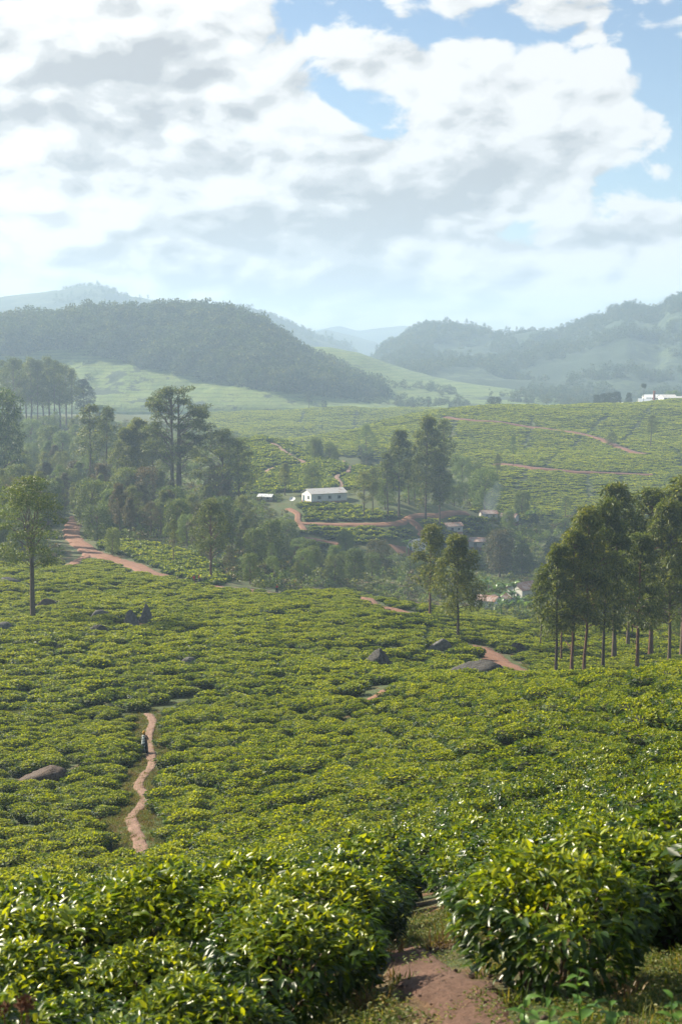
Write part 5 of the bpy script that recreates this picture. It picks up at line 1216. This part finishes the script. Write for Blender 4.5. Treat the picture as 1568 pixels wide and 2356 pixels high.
# ------------------------------------------------------------------ banana plants
def banana_leaf(seed, L=2.6):
    g = np.random.default_rng(seed); n = 9; t = np.linspace(0, 1, n); el = R(70)-t*t*R(115)
    x = np.concatenate([[0], np.cumsum(np.cos((el[1:]+el[:-1])/2))])*L/n; z = np.concatenate([[0], np.cumsum(np.sin((el[1:]+el[:-1])/2))])*L/n
    w = 0.36*np.sin(np.clip(t*0.93+0.07, 0, 1)*math.pi)**0.55; w[0] = 0.03
    v = []; 
    for i in range(n): v += [(x[i], -w[i], z[i]+0.12*w[i]), (x[i], 0, z[i]-0.05), (x[i], w[i], z[i]+0.12*w[i])]
    f = [(i*3+k, i*3+k+1, i*3+k+4, i*3+k+3) for i in range(n-1) for k in (0, 1)]
    me = mesh_from('banana_leaf', v, f); set_col(me, 'Col', np.tile([g.uniform(.3, .9), g.uniform(0, 1), 0], (len(v), 1))); me.materials.append(M_BANANA); return me
BL = [banana_leaf(i, 2.2+0.25*i) for i in range(4)]
A = Acc(); A.add(*tube([(0,0,-.2),(0,0,1.2),(0.03,0,2.4)], [.16,.13,.08], 8)); BST = A.mesh('banana_stem'); BST.materials.append(M_BANANA); set_col(BST, 'Col', np.tile([.5,.5,0], (len(BST.vertices), 1)))
gB = np.random.default_rng(4)
for X, Y, D, lb in [(1138,1352,352,0),(1160,1350,356,0),(1182,1348,360,0),(1148,1372,342,0),(1120,1345,358,0),(1176,1368,346,0),(1190,1420,312,1),(1170,1425,310,1),(1208,1418,316,1),(1225,1412,320,1),(1152,1418,314,1),(1240,1340,375,0),(1252,1352,368,0),
        (1155,1205,498,2),(1172,1200,502,2),(1188,1206,500,2),(1228,1212,505,2),(1212,1208,504,2),(942,1262,432,3),(935,1272,430,3),(1280,1400,330,1),(1262,1395,334,1)]:
    x, y, z = at_ground(X, Y+4, D)
    lab, grp = (('banana plant in the garden left of the white gabled house', 'garden bananas'), ('banana plant in the grove below the white village houses', 'lower banana grove'), ('banana plant behind the uppermost huts', 'upper bananas'), ('banana plant beside the small white house and its red yard', 'yard bananas'))[lb]
    t = thing('banana_plant', lab, 'banana plant', (x, y, z), gB.uniform(0, 6.28), grp, gB.uniform(0.9, 1.35)); obj('stem', BST, None, t)
    for k in range(8):
        l = obj('leaf', BL[int(gB.integers(4))], None, t); l.location = (0, 0, 2.25); l.rotation_euler = (gB.normal(0, .12), gB.uniform(-0.25, 0.5), k*0.785*1.62+gB.normal(0, .2))

# ------------------------------------------------------------------ people
import bmesh
def mat_cloth(name, a, b, scale=9.0, thr=0.5):
    m, nt, out = mat_new(name); tc = N(nt, 'ShaderNodeTexCoord').outputs['Object']
    n = tex_noise(nt, tc, scale, 1.0); c = mix_c(nt, smooth(nt, n, thr-0.03, thr+0.03), a, b)
    principled(nt, out, Base_Color=c, Roughness=0.9); return m
M_SKIN = mat_plain('skin', (0.085, 0.042, 0.026), 0.55, 0.1); M_SCARF = mat_cloth('orange_scarf', (0.62, 0.28, 0.02), (0.70, 0.42, 0.06)); M_DRESS = mat_cloth('dark_dress', (0.012, 0.018, 0.024), (0.03, 0.04, 0.05))
M_SHAWL = mat_cloth('patterned_wrap', (0.45, 0.50, 0.49), (0.02, 0.025, 0.035), 7.0, 0.54); M_RED = mat_cloth('red_cloth', (0.42, 0.03, 0.025), (0.32, 0.02, 0.02)); M_OLIVE = mat_cloth('brown_cloth', (0.10, 0.06, 0.04), (0.14, 0.09, 0.06)); M_HAIR = mat_plain('hair', (0.008, 0.007, 0.006), 0.8, 0.2)
def body_mesh(elbow=0.30, stride=0.10):
    bm = bmesh.new(); sk = bm.verts.layers.skin.verify(); V = {}
    def v(k, co, r, par=None):
        w = bm.verts.new(co); w[sk].radius = (r, r) if not hasattr(r, '__len__') else r; V[k] = w
        if par: bm.edges.new((V[par], w))
        return w
    r_ = v('pel', (0, 0, 0.92), (0.15, 0.11)); r_[sk].use_root = True
    v('wa', (0, 0, 1.06), (0.125, 0.095), 'pel'); v('ch', (0, 0, 1.24), (0.145, 0.10), 'wa'); v('nb', (0, 0, 1.37), (0.07, 0.06), 'ch'); v('ne', (0, 0.01, 1.43), 0.048, 'nb')
    v('he1', (0, -0.005, 1.50), (0.066, 0.075), 'ne'); v('he2', (0, -0.005, 1.575), (0.074, 0.088), 'he1'); v('he3', (0, 0, 1.635), (0.052, 0.06), 'he2')
    v('nose', (0, -0.105, 1.535), 0.012, 'he2')
    for s, n in ((-1, 'L'), (1, 'R')):
        v('sh'+n, (s*0.155, 0, 1.345), 0.058, 'ch'); ex = elbow if s < 0 else 0.06
        v('el'+n, (s*(0.20+ex*0.55), 0.03 if s > 0 else 0.06, 1.09 if s > 0 else 1.13), 0.040, 'sh'+n)
        wr = (s*0.235, -0.05, 0.86) if s > 0 else (s*0.17, -0.12, 1.14)
        v('wr'+n, wr, 0.027, 'el'+n); d = Vector(wr)-V['el'+n].co; d.normalize()
        pm = Vector(wr)+d*0.06; v('pa'+n, pm, (0.034, 0.018), 'wr'+n)
        sd = Vector((0, 1, 0)) if s > 0 else Vector((0, 0, 1))
        for f_, (o_, L_) in enumerate(((-0.026, .062), (-0.009, .074), (0.009, .070), (0.026, .055))):
            q = pm+d*0.03+sd*o_; v(f'f{f_}{n}', q, 0.0095, 'pa'+n); v(f'g{f_}{n}', q+d*L_*0.6+Vector((0, -0.008, 0)), 0.0085, f'f{f_}{n}'); v(f'h{f_}{n}', q+d*L_+Vector((-s*0.012, -0.02, 0)), 0.007, f'g{f_}{n}')
        q = Vector(wr)+d*0.03-sd*0.034; v('t0'+n, q, 0.011, 'wr'+n); v('t1'+n, q+d*0.035-sd*0.018, 0.009, 't0'+n)
        v('ear'+n, (s*0.082, 0.01, 1.55), 0.014, 'he2')
        v('hi'+n, (s*0.085, 0, 0.86), 0.092, 'pel'); st = s*stride
        v('kn'+n, (s*0.09, -0.02+st*0.6, 0.48), 0.056, 'hi'+n); v('an'+n, (s*0.09, st, 0.085), 0.036, 'kn'+n); v('to'+n, (s*0.10, st-0.15, 0.03), 0.030, 'an'+n); v('hl'+n, (s*0.09, st+0.05, 0.035), 0.032, 'an'+n)
    me = bpy.data.meshes.new('body'); bm.to_mesh(me); bm.free(); return me
def lathe_cloth(rings, n=28, fold=0.0, a0=0.0, a1=2*math.pi, seed=0):
    """rings: (z, rx, ry, cx, cy)"""
    th = np.linspace(a0, a1, n, endpoint=(a1-a0) < 6.28); V_ = []
    for z, rx, ry, cx, cy in rings:
        w = 1+fold*(1.5-z)*np.sin(th*7+seed)*0.6+fold*0.5*(1.5-z)*np.sin(th*11+1.3)
        V_.append(np.stack([cx+rx*w*np.cos(th), cy+ry*w*np.sin(th), np.full(n, z)], 1))
    V_ = np.concatenate(V_); m = len(rings); closed = (a1-a0) >= 6.28
    f = [(i*n+j, i*n+(j+1) % n, (i+1)*n+(j+1) % n, (i+1)*n+j) for i in range(m-1) for j in range(n if closed else n-1)]
    return mesh_from('cloth', V_, f)
def person(label, loc, rz, dress, top, scarf=None, wrap=None, scale=1.0, elbow=0.3, skirt=True):
    t = thing('person', label, 'person', loc, rz, None, scale)
    b = obj('body', body_mesh(elbow), M_SKIN, t); b.modifiers.new('skin', 'SKIN'); sb = b.modifiers.new('sub', 'SUBSURF'); sb.levels = 2; sb.render_levels = 2
    obj('blouse', lathe_cloth([(0.90, .175, .135, 0, 0), (1.05, .15, .118, 0, 0), (1.22, .172, .125, 0, 0), (1.33, .185, .105, 0, 0), (1.385, .115, .085, 0, 0), (1.41, .07, .065, 0, 0)], 24, 0.02), top, t)
    for s in (-1, 1):
        e = np.array([s*(0.20+(elbow if s < 0 else 0.06)*0.55), 0.03 if s > 0 else 0.06, 1.09 if s > 0 else 1.13])
        A = Acc(); A.add(*tube([(s*0.13, 0, 1.355), (s*0.17, 0.005, 1.33), (s*0.155+(e[0]-s*0.155)*0.6, e[1]*0.6, 1.345+(e[2]-1.345)*0.6), tuple(e*np.array([1, 1, 1]))], [0.06, 0.085, 0.07, 0.064], 10)); obj('sleeve', A.mesh('sleeve'), top, t)
    if skirt: obj('skirt', lathe_cloth([(1.02, .15, .12, 0, 0), (0.88, .195, .16, 0, 0), (0.6, .23, .20, 0, 0), (0.3, .26, .24, 0, 0), (0.10, .275, .26, 0, 0)], 36, 0.09), dress, t)
    else:
        for s in (-1, 1):
            A = Acc(); A.add(*tube([(s*.085, 0, .96), (s*.088, 0, .8), (s*.09, -.02+s*.06, .48), (s*.09, s*.10, .08)], [.115, .108, .08, .07], 12)); obj('trouser_leg', A.mesh('trouser'), dress, t)
    if wrap: obj('wrap', lathe_cloth([(1.395, .10, .088, 0, 0), (1.34, .198, .125, 0, 0), (1.15, .190, .150, 0, 0), (0.9, .222, .178, 0, 0), (0.6, .252, .224, 0, 0), (0.34, .272, .25, 0, 0)], 30, 0.09, -2.6, 2.3), wrap, t)
    hd = [(1.485, .068, .084, 0, .005), (1.53, .088, .106, 0, .012), (1.59, .096, .112, 0, .012), (1.645, .082, .092, 0, .010), (1.69, .045, .05, 0, .006), (1.70, .004, .004, 0, .006)]
    if scarf: obj('headscarf', lathe_cloth([(z+0.025, rx, ry*0.93, cx, cy+0.024) for z, rx, ry, cx, cy in hd], 24), scarf, t)
    else: obj('hair', lathe_cloth([(z+0.03, rx*0.94, ry*0.9, cx, cy+0.02) for z, rx, ry, cx, cy in hd[1:]], 20), M_HAIR, t)
    for s in (-1, 1):
        A = Acc(); A.add(*tube([(s*.032, -.083, 1.553), (s*.032, -.091, 1.553)], [.013, .006], 8)); obj('eye', A.mesh('eye'), M_WHITE, t)
    A = Acc(); A.add(*tube([(-.026, -.083, 1.487), (0, -.091, 1.485), (.026, -.083, 1.487)], [.005, .009, .005], 6)); obj('mouth', A.mesh('mouth'), M_RED, t)
    return t
gx, gy, gz = ground_at(333, 1738, 70)
person('woman in a patterned grey wrap and orange headscarf standing on the footpath', (gx, gy, gz+0.05), R(150), M_DRESS, M_OLIVE, M_SCARF, M_SHAWL, 1.02, 0.36)
gx, gy, gz = ground_at(447, 1345, 200); person('person in a red top walking on the dirt road past the puddle', (gx, gy, gz+0.06), R(60), M_OLIVE, M_RED, None, None, 1.05, 0.1, False)
gx, gy, gz = ground_at(452, 1344, 200); person('person in dark red clothes walking close behind on the dirt road', (gx+0.4, gy+1.2, gz+0.06), R(75), M_DRESS, M_RED, M_RED, None, 0.9, 0.1)
x, y, z = at_ground(637, 1352, 268); person('person in red on the far side of the field edge', (x, y, z), R(200), M_DRESS, M_RED, M_SCARF, None, 1.0, 0.1)
x, y, z = at_ground(770, 1350, 262); person('person in a reddish top at the right end of the field edge', (x, y, z), R(160), M_DRESS, M_RED, M_RED, None, 1.0, 0.1)
# puddle on the road
m, nt, out = mat_new('water'); principled(nt, out, Base_Color=(0.30, 0.22, 0.17), Roughness=0.04, Specular_IOR_Level=0.6); M_WATER = m
gx, gy, gz = ground_at(389, 1333, 200); th = np.linspace(0, 6.283, 30, endpoint=False); r_ = 1+0.25*np.sin(th*2+1)+0.12*np.sin(th*5)
pv = np.stack([gx+1.25*r_*np.cos(th), gy+2.6*r_*np.sin(th), 0*th], 1); pz = land(pv[:, 0], pv[:, 1]).max()+0.09; pv[:, 2] = pz
obj('puddle', mesh_from('puddle', pv, [tuple(range(30))], False), M_WATER, kind='structure')
# smoke from a cooking fire in the village
def lumpy(c, rad, seed):
    th = np.linspace(0, 2*math.pi, 28, endpoint=False); ph = np.linspace(-math.pi/2, math.pi/2, 18); TH, PH = np.meshgrid(th, ph, indexing='ij')
    d = np.stack([np.cos(TH)*np.cos(PH), np.sin(TH)*np.cos(PH), np.sin(PH)], -1); r = 1+0.22*np.sin(TH*2+PH*3+seed)*np.cos(PH)+0.12*np.sin(TH*3-PH*5)*np.cos(PH)
    v = d*r[..., None]*np.array(rad); v[..., 0] += 0.35*v[..., 2]; i, j = np.meshgrid(np.arange(28), np.arange(17), indexing='ij'); a = (i*18+j).ravel(); b = (((i+1) % 28)*18+j).ravel()
    return mesh_from('smoke', (v+np.array(c)).reshape(-1, 3), np.stack([a, b, b+1, a+1], 1))
m, nt, out = mat_new('smoke'); vol = N(nt, 'ShaderNodeVolumePrincipled', {'Color': (0.75, 0.88, 1, 1), 'Density': 0.035, 'Anisotropy': 0.2}); nt.links.new(vol.outputs[0], out.inputs['Volume'])
x, y, z = at_ground(1128, 1212, 486); obj('smoke', lumpy((x, y, z+7), (2.4, 2.4, 7.5), 1), m, kind='stuff', label='thin blue smoke rising from the village huts', category='smoke')

# ------------------------------------------------------------------ weeds and dry flower heads in front
def weed_leaf(g, L, wd=0.5):
    v, f, k = leaf_arrays(np.zeros((1, 3)), np.array([[1.0, 0, 0.25]]), np.array([[0, 0, 1.0]]), L, L*wd, 0.35, True)
    me = mesh_from('weed_leaf', v, f); set_col(me, 'Col', np.tile([g.uniform(.3, .8), g.uniform(.3, 1), 0], (len(v), 1))); me.materials.append(M_WEED); return me
M_WEED = leafmat('weed_leaf', (0.04, 0.10, 0.02), (0.085, 0.17, 0.03), (0.16, 0.25, 0.05), rough=0.4, transl=0.4, ps=2.0)
gK = np.random.default_rng(99); WL = [weed_leaf(gK, 0.10+0.02*i) for i in range(4)]
def weed(label, X, Y, D, h, n):
    x, y, z = at_ground(X, Y, D); t = thing('leafy_weed', label, 'weed', (x, y, z), gK.uniform(0, 6.28), 'leafy weeds by the near path')
    A = Acc(); p = wobble((0, 0, -0.03), (gK.normal(0, .04), gK.normal(0, .04), h), gK, 4, 0.03); A.add(*tube(p, np.linspace(.007, .003, 5), 5)); st = A.mesh('stem'); set_col(st, 'Col', np.tile([.4,.5,0], (len(st.vertices), 1))); obj('stem', st, M_WEED, t)
    for k in range(n):
        u = 0.12+0.88*(k+0.5)/n; l = obj('leaf', WL[int(gK.integers(4))], None, t); l.location = (p[-1, 0]*u, p[-1, 1]*u, h*u); s = (1.25-0.7*u)*gK.uniform(.85, 1.15); l.scale = (s, s, s); l.rotation_euler = (gK.normal(0, .15), gK.uniform(-0.5, 0.25)-0.5*max(0, u-0.8), k*2.4)
for X, Y, D, h, n, lb in [(1340,2500,6.9,0.55,18,'tall leafy weed with toothed leaves before the right tea bush'),(1400,2520,6.8,0.40,15,'leafy weed at the bottom edge right of the tall one'),(1275,2500,7.0,0.36,13,'small leafy weed left of the tall one'),
        (1120,2480,7.2,0.22,10,'low weed in front of the bare soil'),(1540,2480,7.2,0.30,12,'leafy weed in the bottom right corner'),(1220,2440,7.4,0.22,10,'low weed under the right tea bush'),(930,2560,7.2,0.24,10,'low weed at the foot of the left bushes')]:
    weed(lb, X, Y, D, h, n)
M_STONE = mat_rock('path_stone', (0.15, 0.09, 0.065))
SM = [rock_mesh(700+i, (1, 0.8, 0.6)) for i in range(3)]
for me in SM: me.materials.append(M_STONE)
px_ = gK.uniform(-0.5, 1.6, 900); py_ = gK.uniform(6.4, 13.5, 900); ok_ = near_clear(px_, py_) < 0.15; px_, py_ = px_[ok_], py_[ok_]
scatter('path_gravel', np.stack([px_, py_, land(px_, py_)+0.02], 1), gK.uniform(0, 6.28, len(px_)), gK.uniform(0.006, 0.03, len(px_)), gK.integers(0, 3, len(px_)), SM, 'small reddish stones and clods on the bare near path', 'gravel')
M_DRYF = mat_plain('dry_flower', (0.16, 0.075, 0.04), 0.95, 0.45, 30.0)
x, y, z = at(60, 2330, 5.6); zl = land1(x, y)
t = thing('dry_flower_stalk', 'dry brown seed heads in the bottom left corner', 'dry plant', (x, y, zl))
for k in range(9):
    hx_, hy_ = gK.normal(0, .09), gK.normal(0, .07); hh = (z-zl)*gK.uniform(0.86, 1.05)
    A = Acc(); A.add(*tube(wobble((hx_*.3, hy_*.3, -.03), (hx_, hy_, hh), gK, 4, 0.02), np.linspace(.006, .003, 5), 5)); st = obj('stalk', A.mesh('stalk'), M_DRYF, t)
    A = Acc(); g2 = np.random.default_rng(k)
    n = 60; d = unit(g2.normal(size=(n, 3))); v, f, kk = leaf_arrays(np.array([hx_, hy_, hh])+d*g2.uniform(.004, .022, n)[:, None], d, unit(g2.normal(size=(n, 3))), 0.022, 0.012, 0, True); A.add(v, f); obj('seed_head', A.mesh('seed_head', False), M_DRYF, st)
